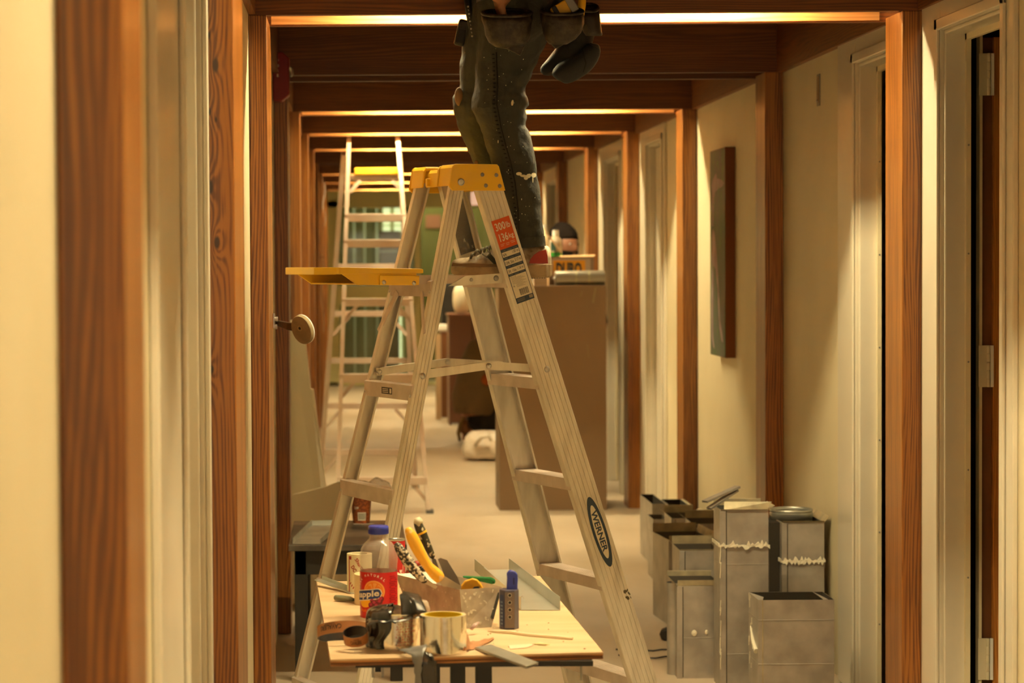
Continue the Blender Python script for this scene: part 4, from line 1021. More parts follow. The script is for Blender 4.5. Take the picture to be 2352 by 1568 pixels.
P_ = {'red': red, 'wht': mat('label white', (.85, .8, .7), .4), 'navy': mat('label navy', (.02, .05, .22), .4), 'or': mat('label orange', (.85, .25, .02), .4),
      'ly': mat('label yellow', (.9, .5, .03), .4), 'lo': mat('label light orange', (.9, .42, .10), .4), 'dk': mat('label dark red', (.22, .004, .02), .4), 'cb': mat('label cherry', (.16, .008, .03), .3), 'ch': mat('label cherry light', (.45, .03, .09), .3)}
mats_ = list(P_.values()); MI = {k: i for i, k in enumerate(P_)}
camdir = V((-bc.x, -bc.y, 0)).normalized(); camrt = V((-camdir.y, camdir.x, 0))
RL = .0406
def lab(u, py, off=0):  # u: arc length in px from the side facing the camera
    t = u*S_/RL; return V((bc.x, bc.y, bz(py)))+(camdir*cos(t)+camrt*sin(t))*(RL+off)
lm_ = MB(); lm_.lathe(bc+UZ*(bz(1416)-TZ), [(RL, 0), (RL, bz(1310)-bz(1416))], n=64, caps=False)
lb_ = lm_.build('label', red, parent=bot, smooth=True)
mb = MB()
def disc(cx_, cy_, rx, ry, mi, off, n=18):
    for i in range(n):
        a, b2 = -cos(pi*i/n)*rx, -cos(pi*(i+1)/n)*rx; ya_, yb_ = ry*math.sqrt(max(0, 1-(a/rx)**2)), ry*math.sqrt(max(0, 1-(b2/rx)**2))
        mb.add([lab(cx_+a, cy_+ya_, off), lab(cx_+b2, cy_+yb_, off), lab(cx_+b2, cy_-yb_, off), lab(cx_+a, cy_-ya_, off)], [(0, 1, 2, 3)], MI[mi])
def pill(u0, u1, v0, v1, mi, off, n=26):
    h_ = (v1-v0)/2; vm_ = (v0+v1)/2
    for i in range(n):
        a, b2 = u0+(u1-u0)*i/n, u0+(u1-u0)*(i+1)/n
        hs = [h_ if q < u1-h_ else math.sqrt(max(0, h_*h_-(q-u1+h_)**2)) for q in (a, b2)]
        mb.add([lab(a, 1378-vm_+hs[0]-(a+92)*.14, off), lab(b2, 1378-vm_+hs[1]-(b2+92)*.14, off), lab(b2, 1378-vm_-hs[1]-(b2+92)*.14, off), lab(a, 1378-vm_-hs[0]-(a+92)*.14, off)], [(0, 1, 2, 3)], MI[mi])
oc = (-12, 1353)
disc(oc[0], oc[1], 26, 25, 'lo', .0003); disc(oc[0], oc[1], 22.5, 21.5, 'or', .0005)
for i in range(9):
    a = 2*pi*i/9; mb.add([lab(oc[0]+3*cos(a), oc[1]+3*sin(a), .0007), lab(oc[0]+19*cos(a-.26), oc[1]+19*sin(a-.26), .0007), lab(oc[0]+20*cos(a), oc[1]+20*sin(a), .0007), lab(oc[0]+19*cos(a+.26), oc[1]+19*sin(a+.26), .0007)], [(0, 1, 2, 3)], MI['lo'])
disc(-36, 1376, 20, 15, 'ly', .0009)
for cx_, cy_ in ((-15, 1372), (-3, 1368), (-10, 1379), (2, 1376), (-18, 1384), (-5, 1386), (5, 1370)):
    disc(cx_, cy_, 6.5, 6.5, 'cb', .0012); disc(cx_-1, cy_-1.5, 3.6, 3.6, 'ch', .0014)
def slant(u, v): return lab(u, v-(u+70)*.16, .0017)
pill(-84, 8, -5, 20, 'wht', .0014); pill(-84, 6, -3, 18, 'navy', .0016)
put_text(mb, 'Snapple', lambda u, v: lab(u, 1378-v-(u+92)*.14, .0019), 78, 19, MI['wht'], .03, -77, -2)
vs_ = 'ALL NATURAL'
for i, ch in enumerate(vs_):
    if ch == ' ': continue
    a = radians(-62+i*10.5); cx_, cy_ = -18+42*sin(a)*1.0, 1361-43*cos(a)
    put_text(mb, ch, lambda u, v: lab(cx_+u*cos(a)+v*sin(a), cy_+u*sin(a)-v*cos(a), .0009), 4.4, 5.6, MI['wht'], .02, -2, 0)
put_text(mb, 'fruit punch', lambda u, v: lab(u, 1403-v+(u)*.03, .0009), 52, 10.5, MI['or'], .01, -50, -2)
rects(mb, lambda u, v: lab(u, v, .0009), [(26+(i % 2)*2, 26+[16, 20, 24, 19][i % 4], 1319+i*4.1, 1320.6+i*4.1) for i in range(20)], MI['dk'])
rects(mb, lambda u, v: lab(u, v, .0010), [(25, 52, y, y+1.5) for y in (1333, 1343, 1370)], MI['dk'])
mb.build('label_print', mats_, parent=lb_, smooth=False)

# --- cream roll behind the bottle, patterned tape roll, red can
Yc = 5.42; c = at(866, 1390, Yc); c.z = TZ
t = thing('masking_tape_roll', 'cream roll standing upright right behind the juice bottle', 'tape roll', c)
r = .051; hh = (1391-1322)*Yc/5550
MB().lathe(c, [(.026, 0), (r, 0), (r, hh), (.028, hh), (.026, hh-.002)], n=48, caps=False).build('roll', mat('cream tape', (.75, .60, .34), .5), parent=t, smooth='auto')
MB().lathe(c, [(.0262, 0), (.0262, hh-.001), (.024, hh-.001), (.024, 0)], n=32, caps=False).build('core', mat('card core', (.35, .22, .1), .8), parent=t, smooth='auto')
Yc = 5.6; c = at(826, 1345, Yc); c.z = TZ; r = 29*Yc/5550; hh = at(0, 1276, Yc).z-TZ
t = thing('duct_tape_roll', 'cream wrapped tape roll printed in red, at the back left of the plywood', 'tape roll', c)
tr = MB().lathe(c, [(.012, 0), (r, 0), (r, hh), (.0185, hh), (.018, hh-.012), (.012, hh-.012)], n=40, caps=False).build('wrapped_roll', mat('cream wrapper', (.66, .60, .40), .4), parent=t, smooth='auto')
dc = mat('dark red print', (.32, .02, .015), .4)
cd_ = V((-c.x, -c.y, 0)).normalized(); crt = V((-cd_.y, cd_.x, 0))
def cyl(c, r, off=.0004):
    return lambda u, v: V((c.x, c.y, c.z+v))+(cd_*cos(u/r)+crt*sin(u/r))*(r+off)
mb = MB(); fc = cyl(c, r)
def rot(fn, a, u0, v0): return lambda u, v: fn(u0+u*cos(a)-v*sin(a), v0+u*sin(a)+v*cos(a))
put_text(mb, 'Shurtape', rot(fc, -1.0, -.014, hh*.86), .044, .011, 0, .02); put_text(mb, 'DC 181', rot(fc, -1.0, -.022, hh*.68), .032, .010, 0, .03)
rects(mb, fc, [(-.029, -.026, .004, hh-.004)], 0); rects(mb, fc, [(-.026, -.020, hh-.012, hh-.004)], 0)
for i in range(5): rects(mb, rot(fc, -.5, -.028+.004*i, .030-.005*i), [(0, .0024, -.003, .003)], 0)
mb.add([fc(-.029, .002), fc(-.010, .002), fc(-.029, .030)], [(0, 1, 2)], 0)
mb.build('roll_print', dc, parent=tr)
Yc = 5.7; c = at(912, 1335, Yc); c.z = TZ; r = 19*Yc/5550; hh = at(0, 1243, Yc).z-TZ
t = thing('spray_can', 'small red can with a grey rim behind the juice bottle', 'can', c)
can = MB().lathe(c, [(r-.001, 0), (r, .002), (r, hh-.004)], n=32).build('can_body', mat('red enamel', (.42, .012, .014), .3), parent=t, smooth='auto')
MB().lathe(c+UZ*(hh-.004), [(r+.0006, 0), (r+.0008, .003), (r-.001, .004), (r-.003, .002), (.001, .002)], n=32).build('rim', M['steel'], parent=t, smooth='auto')
mb = MB(); fc = cyl(c, r); put_text(mb, 'ADE', rot(fc, pi/2, .012, .020), .022, .006, 0, .03); rects(mb, fc, [(.0148, .0155, .002, .055)], 0); rects(mb, rot(fc, .7, .006, .075), [(0, .014, 0, .002)], 0)
mb.build('can_print', P_['wht'], parent=can)

# --- flat galvanised bar and rolled scrap at the left
galv = mat('galvanised steel', (.50, .51, .47), .38, .75, col2=(.36, .37, .34), scale=14, lo=.4, hi=.7)
mb = MB(); a = V((-.072, 5.80, TZ+.008)); b_ = U(815, 1362, TZ+.002); v = b_-a; w_ = v.cross(UZ).normalized()
a = at(731, 1331, 5.72)
v = b_-a
mb.ob((a+b_)/2, v/2, w_*.010, UZ*.0012).ob((a+b_)/2-w_*.010+UZ*.004, v/2, w_*.0008, UZ*.005)
tag(mb.build('metal_strip', galv), 'thin grey metal angle strip at the back left edge of the plywood', 'metal strip')
a, b_ = U(771, 1380), U(812, 1384); up = UZ*.008
g = MB().tube([a+up, a.lerp(b_, .3)+up, a.lerp(b_, .8)+up, b_+up*.8], [.0075, .0085, .0075, .005], n=12, sc=(V((0, 0, 1)), .8))
tag(g.build('rolled_scrap', mat('grey green putty', (.18, .19, .12), .6), smooth=True), 'short rolled grey-green scrap lying left of the juice bottle', 'scrap')

# --- rubber wristbands
bnd = mat('orange silicone', (.34, .14, .045), .5); bin_ = mat('black silicone', (.015, .012, .012), .4)
def wband(c, rx, ry, h, tilt, lbl, sub, txt, flip, ang, ph=0):
    c = V(c); R = Matrix.Rotation(tilt[0], 3, 'X') @ Matrix.Rotation(tilt[1], 3, 'Y')
    def P(t, r_, z): return c+R @ V((rx*r_*sin(t), -ry*r_*cos(t), z))
    t = thing('rubber_wristband', lbl, 'wristband', c, 'orange and black wristbands')
    n = 56; o = MB(); i_ = MB()
    def ringset(r_, z0, z1): return [[P(2*pi*k/n, r_, z) for k in range(n)] for z in (z0, z1)]
    oo = MB().loft(ringset(1.0, -h/2, h/2), caps=False).build('orange_side', bnd, parent=t, smooth=True)
    MB().loft(ringset(.955, -h/2, h/2), caps=False).build('black_lining', bin_, parent=t, smooth=True)
    mb = MB()
    for z in (-h/2, h/2): mb.loft([[P(2*pi*k/n, r_, z) for k in range(n)] for r_ in (.955, 1.0)], caps=False)
    mb.build('edges', bin_, parent=t)
    mb = MB(); s = -1 if flip else 1
    f = lambda u, v: P(ang+s*u, 1.012, s*v)
    put_text(mb, txt, f, .95 if not ph else .9, h*.42, 0, .02, -.48, -h*.26); put_text(mb, sub, f, .45, h*.17, 0, .01, -.22, h*.20 if not flip else -h*.42)
    mb.build('band_lettering', bin_, parent=oo)
    return t
wband(at(789, 1450, 4.86), .053, .040, .024, (radians(-24), radians(-2)), 'larger wristband at the front left corner, its lettering upside down', 'CLEVELAND', 'CAVALIERS', True, -.55)
wband(at(817, 1461, 4.76), .0245, .024, .021, (radians(22), radians(-5)), 'smaller wristband loop beside the black wrapped roll', 'CLEVELAND', 'CAVALIERS', False, .05, 1)
MB_ = MB().lathe(at(808, 1434, 5.0), [(.004, -.004), (.0075, -.002), (.0075, .002), (.004, .004)], n=16, ax=(1, .2, .3))
tag(MB_.build('red_grommet', mat('dark red rubber', (.14, .01, .01), .4), smooth=True), 'tiny dark red ring behind the wristbands', 'ring')

# --- foil tape rolls
foil = mat('foil tape', (.80, .76, .68), .16, 1, bump=.15, bscale=18)
ycore = mat('yellow core', (.62, .46, .015), .5)
def taperoll(name, lbl, px, pyb, Y, r, h, ri, crumple=False):
    c = at(px, pyb, Y); c.z = TZ
    t = thing(name, lbl, 'tape roll', c)
    MB().lathe(c, [(ri+.003, .0005), (r, .0005), (r, h), (r-.001, h+.0003)], n=64, caps=False).build('foil_winding', foil, parent=t, smooth='auto')
    MB().lathe(c, [(r-.0005, h+.0002), (ri+.0025, h)], n=64, caps=False).build('liner_edge', mat('paper liner edge', (.55, .46, .30), .7), parent=t)
    MB().lathe(c, [(ri+.003, h+.0005), (ri, h+.0005), (ri, 0), (ri+.003, 0)], n=48, caps=False).build('core', ycore, parent=t, smooth='auto')
    return t, c
t, c1 = taperoll('foil_tape_roll', 'shiny silver foil tape roll with a yellow core at the front of the plywood', 1018.5, 1497, 4.74, .0460, .0735, .0355)
liner = mat('brown release liner', (.42, .20, .09), .6)
def strip(name, L1, R1, mt, parent=None, nx=6, wob=.0015, solid=.0006, sub=1, seed=1):
    """sheet between two edge polylines"""
    random.seed(seed); mb = MB(); rows = []; A1, A2 = [], []
    for i in range(len(L1)-1):
        for q in range(3): A1.append(V(L1[i]).lerp(V(L1[i+1]), q/3)); A2.append(V(R1[i]).lerp(V(R1[i+1]), q/3))
    A1.append(V(L1[-1])); A2.append(V(R1[-1]))
    for a, b_ in zip(A1, A2):
        a, b_ = V(a), V(b_); rows.append([a.lerp(b_, i/nx)+V((random.uniform(-wob, wob), random.uniform(-wob, wob), random.uniform(-wob, wob))) for i in range(nx+1)])
    n = nx+1; vs = [p for r in rows for p in r]
    mb.add(vs, [(i*n+j, i*n+j+1, (i+1)*n+j+1, (i+1)*n+j) for i in range(len(rows)-1) for j in range(nx)])
    return mb.build(name, mt, parent=parent, smooth=True, solid=solid)
strip('tape_tail', [at(1069, 1445, 4.725), U(1080, 1472, TZ+.008), U(1100, 1470, TZ+.006), U(1134, 1464, TZ+.004)], [at(1064, 1493, 4.715), U(1078, 1493, TZ+.002), U(1102, 1484, TZ+.002), U(1134, 1468, TZ+.003)], liner, parent=t, seed=4)
t2, c2 = taperoll('foil_tape_roll', 'second foil tape roll, half wrapped in crumpled black plastic', 906, 1494, 4.80, .0520, .070, .036)
rp = MB(); cd_ = V((-c2.x, -c2.y, 0)).normalized(); crt = V((-cd_.y, cd_.x, 0)); fc = cyl(c2, .052, .0008)
for i in range(11):
    put_text(rp, ['UL181A-P', 'SHURTAPE', 'AF 100', 'LISTED'][i % 4], fc, .034+.006*(i % 2), .0038, 0, .0, .003+.002*(i % 3), .010+i*.0052)
rp.build('red_print', mat('faint red print', (.42, .08, .05), .5), parent=t2)
bag = mat('black plastic film', (.010, .010, .009), .24, spec=.6, bump=.5, bscale=22, coat=.4)
bagm = mat('satin black plastic', (.012, .012, .010), .38, bump=.2, bscale=18)
bagd = mat('grey tape back', (.17, .17, .17), .35, bump=.3, bscale=30)
pl = thing('black_plastic_sheet', 'crumpled glossy black plastic draped over the second foil tape roll', 'plastic sheet', c2+UZ*.07)
mb = MB(); n = 30; rows = []
random.seed(11)
for zz in (.002, .018, .036, .054, .070, .078):
    row = []
    for i in range(n+1):
        a = radians(-178+ (178-6)*i/n) if zz > .03 else radians(-178+(178-18-14*sin(zz*90))*i/n)
        rr = .0550+.0035*sin(i*1.7+zz*40)*(1 if zz < .07 else .3)+random.uniform(0, .0015)
        if zz > .075: rr -= .005
        row.append(V((c2.x, c2.y, TZ+zz))+(cd_*cos(a)+crt*sin(a))*rr)
    rows.append(row)
for rr in (.036, .012):
    rows.append([V((c2.x, c2.y, TZ+.0815+random.uniform(-.002, .004)))+(cd_*cos(radians(-178+172*i/n))+crt*sin(radians(-178+172*i/n)))*rr for i in range(n+1)])
m_ = n+1; mb.add([p for r in rows for p in r], [(i*m_+j, i*m_+j+1, (i+1)*m_+j+1, (i+1)*m_+j) for i in range(len(rows)-1) for j in range(n)])
mb.build('side_wrap', bag, parent=pl, smooth=True, solid=.0007, subsurf=1)
strip('top_fold', [at(842, 1414, 4.79), at(858, 1399, 4.82), at(886, 1391, 4.85), at(919, 1391, 4.85), at(950, 1396, 4.84), at(970, 1404, 4.80)], [at(842, 1440, 4.735), at(862, 1430, 4.730), at(888, 1430, 4.728), at(914, 1428, 4.728), at(940, 1422, 4.732), at(968, 1419, 4.735)], bag, parent=pl, wob=.003, seed=6)
strip('upright_flap', [at(918, 1366, 4.80), at(920, 1385, 4.79), at(922, 1412, 4.76)], [at(928, 1357, 4.82), at(952, 1376, 4.77), at(962, 1410, 4.755)], bagm, parent=pl, wob=.0004, seed=7)
strip('upright_flap', [at(927, 1357, 4.82), at(940, 1380, 4.772), at(945, 1411, 4.757)], [at(962, 1364, 4.83), at(972, 1383, 4.79), at(981, 1405, 4.76)], bagm, parent=pl, wob=.0004, seed=8)
strip('lower_tail', [at(905, 1485, 4.742), at(925, 1493, 4.70), at(950, 1500, 4.66)], [at(920, 1492, 4.72), at(940, 1500, 4.67), at(957, 1512, 4.64)], bagd, parent=pl, seed=9)
hg = thing('hanging_tape_strip', 'grey and black plastic strip hanging over the front edge of the plywood', 'plastic strip', at(970, 1500, 4.64))
strip('grey_side', [at(916, 1493, 4.70), at(945, 1503, 4.648), at(951, 1527, 4.64), at(953, 1550, 4.645), at(955, 1600, 4.65)], [at(979, 1479, 4.665), at(974, 1500, 4.642), at(969, 1527, 4.632), at(968, 1550, 4.637), at(967, 1600, 4.645)], bagd, parent=hg, seed=10)
strip('black_side', [at(974, 1495, 4.646), at(969, 1520, 4.64), at(966, 1550, 4.642), at(964, 1600, 4.65)], [at(992, 1502, 4.655), at(1002, 1522, 4.643), at(1003, 1550, 4.648), at(1003, 1600, 4.655)], bag, parent=hg, seed=12)

# --- mud pan with tools
pan = mat('plaster-spattered steel pan', (.46, .39, .30), .45, .35, col2=(.30, .24, .18), scale=22, bump=.05, lo=.4, hi=.7)
rz = .83
rf, rr_, rl_ = U(1056, 1354, rz), U(1153, 1347, rz), U(908, 1318, rz); rbk = rl_+(rr_-rf)
bf_, br_ = U(1064, 1444), U(1129, 1440); bl_ = bf_+(rl_-rf)*.86+V((.006, 0, 0)); bb_ = bl_+(br_-bf_)
pn = thing('mud_pan', 'tapered spattered steel mud pan full of taping tools on the plywood', 'pan', (bf_+bb_)/2)
th = .0014; cen = (bf_+bb_)/2
def inn(p, s=.0018): d = V((cen.x-p.x, cen.y-p.y, 0)).normalized(); return p+d*s
R4 = [rf, rr_, rbk, rl_]; B4 = [bf_, br_, bb_, bl_]
mb = MB()
mb.loft([B4, R4], caps=False); mb.loft([[inn(p)+UZ*.001 for p in B4], [inn(p) for p in R4]], caps=False)
mb.loft([R4, [inn(p) for p in R4]], caps=False); mb.add(B4, [(3, 2, 1, 0)]); mb.add([inn(p)+UZ*.001 for p in B4], [(0, 1, 2, 3)])
pb = mb.build('pan_body', pan, parent=pn)
sp = MB(); random.seed(21)
for i in range(60):
    face_ = random.random() < .6
    A0, A1, B0, B1 = (bf_, br_, rf, rr_) if face_ else (bl_, bf_, rl_, rf)
    u, v = random.random()*.94+.03, random.random()*.9+.05; p = A0.lerp(A1, u).lerp(B0.lerp(B1, u), v)
    nn = (A1-A0).cross(B0-A0).normalized(); nn = nn if nn.y < 0 else -nn; e1 = (A1-A0).normalized(); e2 = nn.cross(e1)
    s1, s2, an = random.uniform(.0008, .003), random.uniform(.0008, .0045), random.uniform(0, 3)
    sp.add([p+nn*.0006+(e1*cos(an)+e2*sin(an))*s1*cos(t)+(e2*cos(an)-e1*sin(an))*s2*sin(t) for t in [k*pi/3 for k in range(6)]], [list(range(6))])
sp.build('plaster_drips', mat('plaster specks', (.60, .54, .42), .8), parent=pb, kind='stuff')
ds = MB().prism([rr_+(br_-rr_)*.15-V((.006, .002, 0)), rr_+(br_-rr_)*.10+V((0, -.002, 0)), rr_+(br_-rr_)*.8+V((0, -.002, 0)), rr_+(br_-rr_)*.75-V((.008, .003, 0))], V((0, -.0006, 0)))
ds.build('dark_drip', M['dark'], parent=pb)
# tools
spk = mat('plaster-crusted black handle', (.022, .020, .016), .5, col2=(.62, .55, .42), scale=150, lo=.48, hi=.56, detail=6, bump=.3)
bld = mat('grey tool steel', (.20, .19, .18), .45, .7)
def tool(name, lbl, cat, path, Y, mt, tip=None, hole=False):
    P = [at(x, y, Y) for x, y, r in path]; t = thing(name, lbl, cat, P[-1])
    rr = [r*Y/5550 for x, y, r in path]
    d0 = (P[0]-P[1]).normalized()
    P2 = [P[0]+d0*rr[0]*.5]+P; rr2 = [rr[0]*.55]+rr
    h = MB().tube(P2, rr2, n=18, sc=(V((0, 1, 0)), .85)).build('handle', mt, parent=t, smooth=True, subsurf=1)
    if tip:
        pts, bm_ = tip; MB().prism([at(x, y, Y) for x, y in pts], V((0, .0015, 0))).build('blade', bm_, parent=t)
    return t, h
whitish = mat('crusted blade', (.55, .48, .37), .6, .2)
tool('taping_knife', 'taping knife with a plaster-crusted black and white handle, leftmost in the pan', 'knife', [(911, 1250, 9), (922, 1266, 13), (935, 1287, 14), (950, 1307, 13), (966, 1325, 10), (980, 1338, 8)], 5.12, spk, ([(966, 1318), (1005, 1347), (1000, 1352), (958, 1330)], whitish))
tool('putty_knife', 'putty knife with a long yellow handle, standing in the pan', 'knife', [(937, 1215, 9), (944, 1228, 14), (955, 1252, 15.5), (970, 1280, 13), (983, 1301, 11), (996, 1313, 15), (1008, 1325, 15), (1015, 1333, 11)], 5.10, mat('yellow handle', (.88, .46, .03), .35, col2=(.82, .62, .35), scale=60, lo=.60, hi=.68, spec=.6), ([(1002, 1330), (1020, 1322), (1060, 1346), (1058, 1353), (1018, 1346)], whitish))
t, h = tool('joint_knife', 'joint knife with a black spattered handle and yellow ring, tallest in the pan', 'knife', [(957, 1196, 9), (964, 1212, 12), (975, 1238, 11), (986, 1262, 9), (996, 1284, 7)], 5.22, mat('black spattered handle', (.03, .028, .015), .5, col2=(.60, .52, .36), scale=90, lo=.55, hi=.62, detail=6), ([(990, 1278), (1001, 1284), (1012, 1318), (1000, 1322)], bld))
MB().tube([at(968, 1221, 5.22), at(970, 1225, 5.22)], 12.2*5.22/5550, n=20).build('yellow_ring', P_['ly'], parent=h)
tag(MB().lathe(at(961.5, 1199, 5.22), [(.0095, -.004), (.0100, .003), (.007, .010), (.001, .011)], n=14, ax=(at(957, 1196, 5.22)-at(968, 1220, 5.22))).build('plaster_tip', splat, parent=h, smooth=True), 'white plaster crust on the end')
bl = thing('broad_knife_blade', 'plain grey broad knife blade leaning in the pan, right of the yellow handle', 'knife', at(1040, 1340, 5.17))
MB().prism([at(x, y, 5.17) for x, y in ((1006, 1284), (1012, 1281), (1027, 1286), (1051, 1325), (1060, 1350), (1042, 1350), (1020, 1320))], V((0, .0015, 0))).build('blade', bld, parent=bl)
MB().tube([at(1040, 1348, 5.165), at(1046, 1362, 5.165)], .007, n=10).build('handle', M['black'], parent=bl, smooth=True)
tm = thing('yellow_tool', 'scuffed yellow tape measure lying in the right of the pan', 'tape measure', at(1085, 1350, 5.16))
cc = at(1085, 1343, 5.16)
MB().loft([[at(1085+x, 1345-y, Yy) for x, y in ((-29, -10), (-26, 2), (-18, 12), (0, 18), (12, 15), (22, 2), (28, -12))] for Yy in (5.14, 5.19)]).build('case', mat('scuffed yellow', (.80, .42, .02), .45, col2=(.6, .33, .05), scale=30, lo=.5, hi=.7), parent=tm, bevel=.004, seg=3)
MB().loft([[at(1095+x, 1351-y, Yy) for x, y in ((-12, -4), (-6, 4), (4, 5), (12, -4))] for Yy in (5.134, 5.142)]).build('side_cover', M['black'], parent=tm, bevel=.001)
gt = thing('green_handled_tool', 'dark green flat handle lying along the far rim of the pan', 'tool', at(1105, 1330, 5.3))
MB().prism([at(x, y, 5.28) for x, y in ((1062, 1323), (1075, 1323), (1128, 1326), (1138, 1331), (1138, 1340), (1130, 1342), (1066, 1330))], V((0, .012, 0))).build('handle', mat('green plastic', (.008, .13, .035), .4), parent=gt, bevel=.003)
MB().lathe(at(1133, 1337, 5.279), [(.0018, 0), (.0018, -.0006)], n=10, ax=(0, 1, 0)).build('hanging_hole', M['dark'], parent=gt)
rd = thing('red_utility_tool', 'red and black tool end peeking between the knife handles', 'tool', at(1025, 1335, 5.2))
MB().prism([at(x, y, 5.24) for x, y in ((1020, 1322), (1027, 1318), (1038, 1335), (1032, 1340))], V((0, .01, 0))).build('black_body', M['black'], parent=rd, bevel=.002)
MB().prism([at(x, y, 5.22) for x, y in ((1022, 1335), (1030, 1331), (1038, 1340), (1026, 1344))], V((0, .01, 0))).build('red_end', red, parent=rd, bevel=.002)
rt = thing('red_pliers', 'blurred red and black handles behind the left end of the pan', 'pliers', at(955, 1310, 5.45)*1)
pz = at(955, 1302, 5.45)
MB().tube([at(935, 1318, 5.45), at(950, 1296, 5.45), at(972, 1290, 5.45)], [.006, .0075, .006], n=10).build('handle', mat('red rubber', (.30, .03, .015), .5), parent=rt, smooth=True)
MB().tube([at(938, 1322, 5.46), at(956, 1308, 5.46), at(978, 1305, 5.46)], [.006, .007, .006], n=10).build('handle', M['black'], parent=rt, smooth=True)
pb_ = thing('crumpled_wrapper', 'small pale crumpled plastic between the black plastic and the pan', 'wrapper', U(975, 1400))
MB().sphere(at(973, 1396, 4.95), (.013, .012, .019), n=16, m_=12).build('film', mat('clear film', (.75, .68, .6), .1, trans=.6, ior=1.2, bump=.4, bscale=40), parent=pb_, smooth=True, disp=(.02, .010))

# --- blue handled knife in a blister pack
kp = thing('tool_sheath_pack', 'blue handled tool standing in a grey-blue pack with four holes', 'tool', V((at(1170, 1443, 5.034).x, 5.034, TZ)))
pkm = mat('grey blue pack', (.085, .085, .14), .3, .3, spec=.6); pkf = mat('brown-grey pack face', (.16, .13, .12), .3, .3)
x0, x1 = at(1148, 1400, 5.03).x, at(1192, 1400, 5.03).x; zt_ = at(0, 1362, 5.03).z; w = x1-x0
oct_ = [(x0, 5.035), (x0+w*.25, 5.018), (x0+w*.75, 5.018), (x1, 5.035), (x1, 5.050), (x0+w*.75, 5.062), (x0+w*.25, 5.062), (x0, 5.050)]
MB().prism([V((x, y, TZ)) for x, y in oct_], UZ*(zt_-TZ)).build('pack_body', pkm, parent=kp, bevel=.0015)
fp = MB().prism([V((x, y-.0012, TZ+.004)) for x, y in oct_[1:3]]+[V((x, y-.0012, zt_-.004)) for x, y in (oct_[2], oct_[1])], V((0, .001, 0))).build('front_strip', pkf, parent=kp)
for i in range(4):
    zc = at(0, 1377.5+i*16.7, 5.0).z; c = V((x0+w*.5, 5.0166, zc))
    MB().lathe(c, [(.0042, 0), (.0040, -.0004), (.0032, -.0002)], n=18, ax=(0, 1, 0)).build('hole_rim', M['steel'], parent=fp)
    MB().lathe(c-V((0, .0003, 0)), [(.0032, 0), (.0031, -.0002)], n=18, ax=(0, 1, 0)).build('hole', M['dark'], parent=fp)
mb = MB(); a0 = V((x0, 5.0345, 0)); a1 = V((x0+w*.25, 5.0175, 0)); fk = lambda u, v: a0.lerp(a1, u)+V((-.0006, -.0008, v))
rects(mb, fk, [(.1, .8, TZ+.006, zt_-.01)], 0); rects(mb, lambda u, v: fk(u, v)+V((-.0003, -.0003, 0)), [(.25, .65, TZ+.010+.0075*i, TZ+.0135+.0075*i) for i in range(7)], 1)
mb.build('side_label', [mat('pack navy', (.03, .05, .14), .4), mat('pack pale blue', (.16, .22, .34), .4)], parent=kp)
bh = MB(); pts = []
for x, y in ((1163, 1371), (1164, 1345), (1165, 1328), (1164, 1318), (1167, 1312), (1172, 1309.5), (1178, 1310), (1184, 1313), (1189, 1319), (1190, 1330), (1189, 1345), (1189, 1366)): pts.append(at(x, y, 5.035))
bh.prism(pts, V((0, .010, 0))); bhd = bh.build('blue_handle', capb, parent=kp, bevel=.0025, seg=3)
MB().ob(at(1180, 1334, 5.033), V((.0012, 0, 0)), V((0, .0006, 0)), UZ*.007).build('slot', mat('deep blue', (.008, .015, .12), .4), parent=bhd)

# --- steel stud track lying to the back right
tk = thing('steel_stud_track', 'pale steel U-channel lying from the back right edge towards the pack', 'metal track', U(1240, 1400))
trk = mat('zinc coated steel', (.55, .56, .52), .32, .45, col2=(.46, .47, .43), scale=5)
f0, f1_ = U(1196, 1401, TZ+.001), U(1287, 1401, TZ+.001); k0, k1 = U(1090, 1310, TZ+.001), U(1170, 1308, TZ+.001); fh = .029; tt = .0012
lft = [f0, f1_, k1, k0]
MB().prism(lft, UZ*tt).build('web', trk, parent=tk)
for (a, b_, sd) in ((f0, k0, 1), (f1_, k1, -1)):
    w_ = (f1_-f0).normalized()*tt*sd
    MB().prism([a, a+w_, b_+w_, b_], UZ*fh).build('flange', trk, parent=tk)
mb = MB().tube([f0+UZ*fh, f0+UZ*(fh+.003)+V((.004, -.002, 0)), f0+UZ*(fh-.003)+V((.007, -.004, 0))], .001, n=6); mb.build('bent_corner', trk, parent=tk)
MB().prism([f0.lerp(k0, .12)+UZ*(fh-.001)+V((-.004, 0, 0)), f0.lerp(k0, .12)+UZ*(fh-.001), f0.lerp(k0, .75)+UZ*(fh+.0005), f0.lerp(k0, .75)+UZ*(fh+.0005)+V((-.004, 0, 0))], UZ*.0006).build('top_hem', trk, parent=tk)
# --- folded strip projecting over the front edge
fs = thing('folded_metal_strip', 'flat folded galvanised strip sticking out over the front edge', 'metal strip', U(1150, 1500))
zz = TZ+.004; a0, a1 = U(1092, 1487, zz), U(1127, 1480, zz); e0 = at(1209, 1531, 4.46); e1 = at(1237, 1522, 4.52)
for dz, nm in ((0, 'upper_leaf'), (-.0035, 'lower_leaf')):
    MB().prism([a0+UZ*dz, a1+UZ*dz, e1+UZ*dz, e0+UZ*dz], UZ*.0011).build(nm, galv if dz == 0 else bld, parent=fs)
MB().prism([a0-UZ*.0035, a0+UZ*.0011, e0+UZ*.0011, e0-UZ*.0035], V((.0012, .0006, 0))).build('folded_edge', galv, parent=fs)
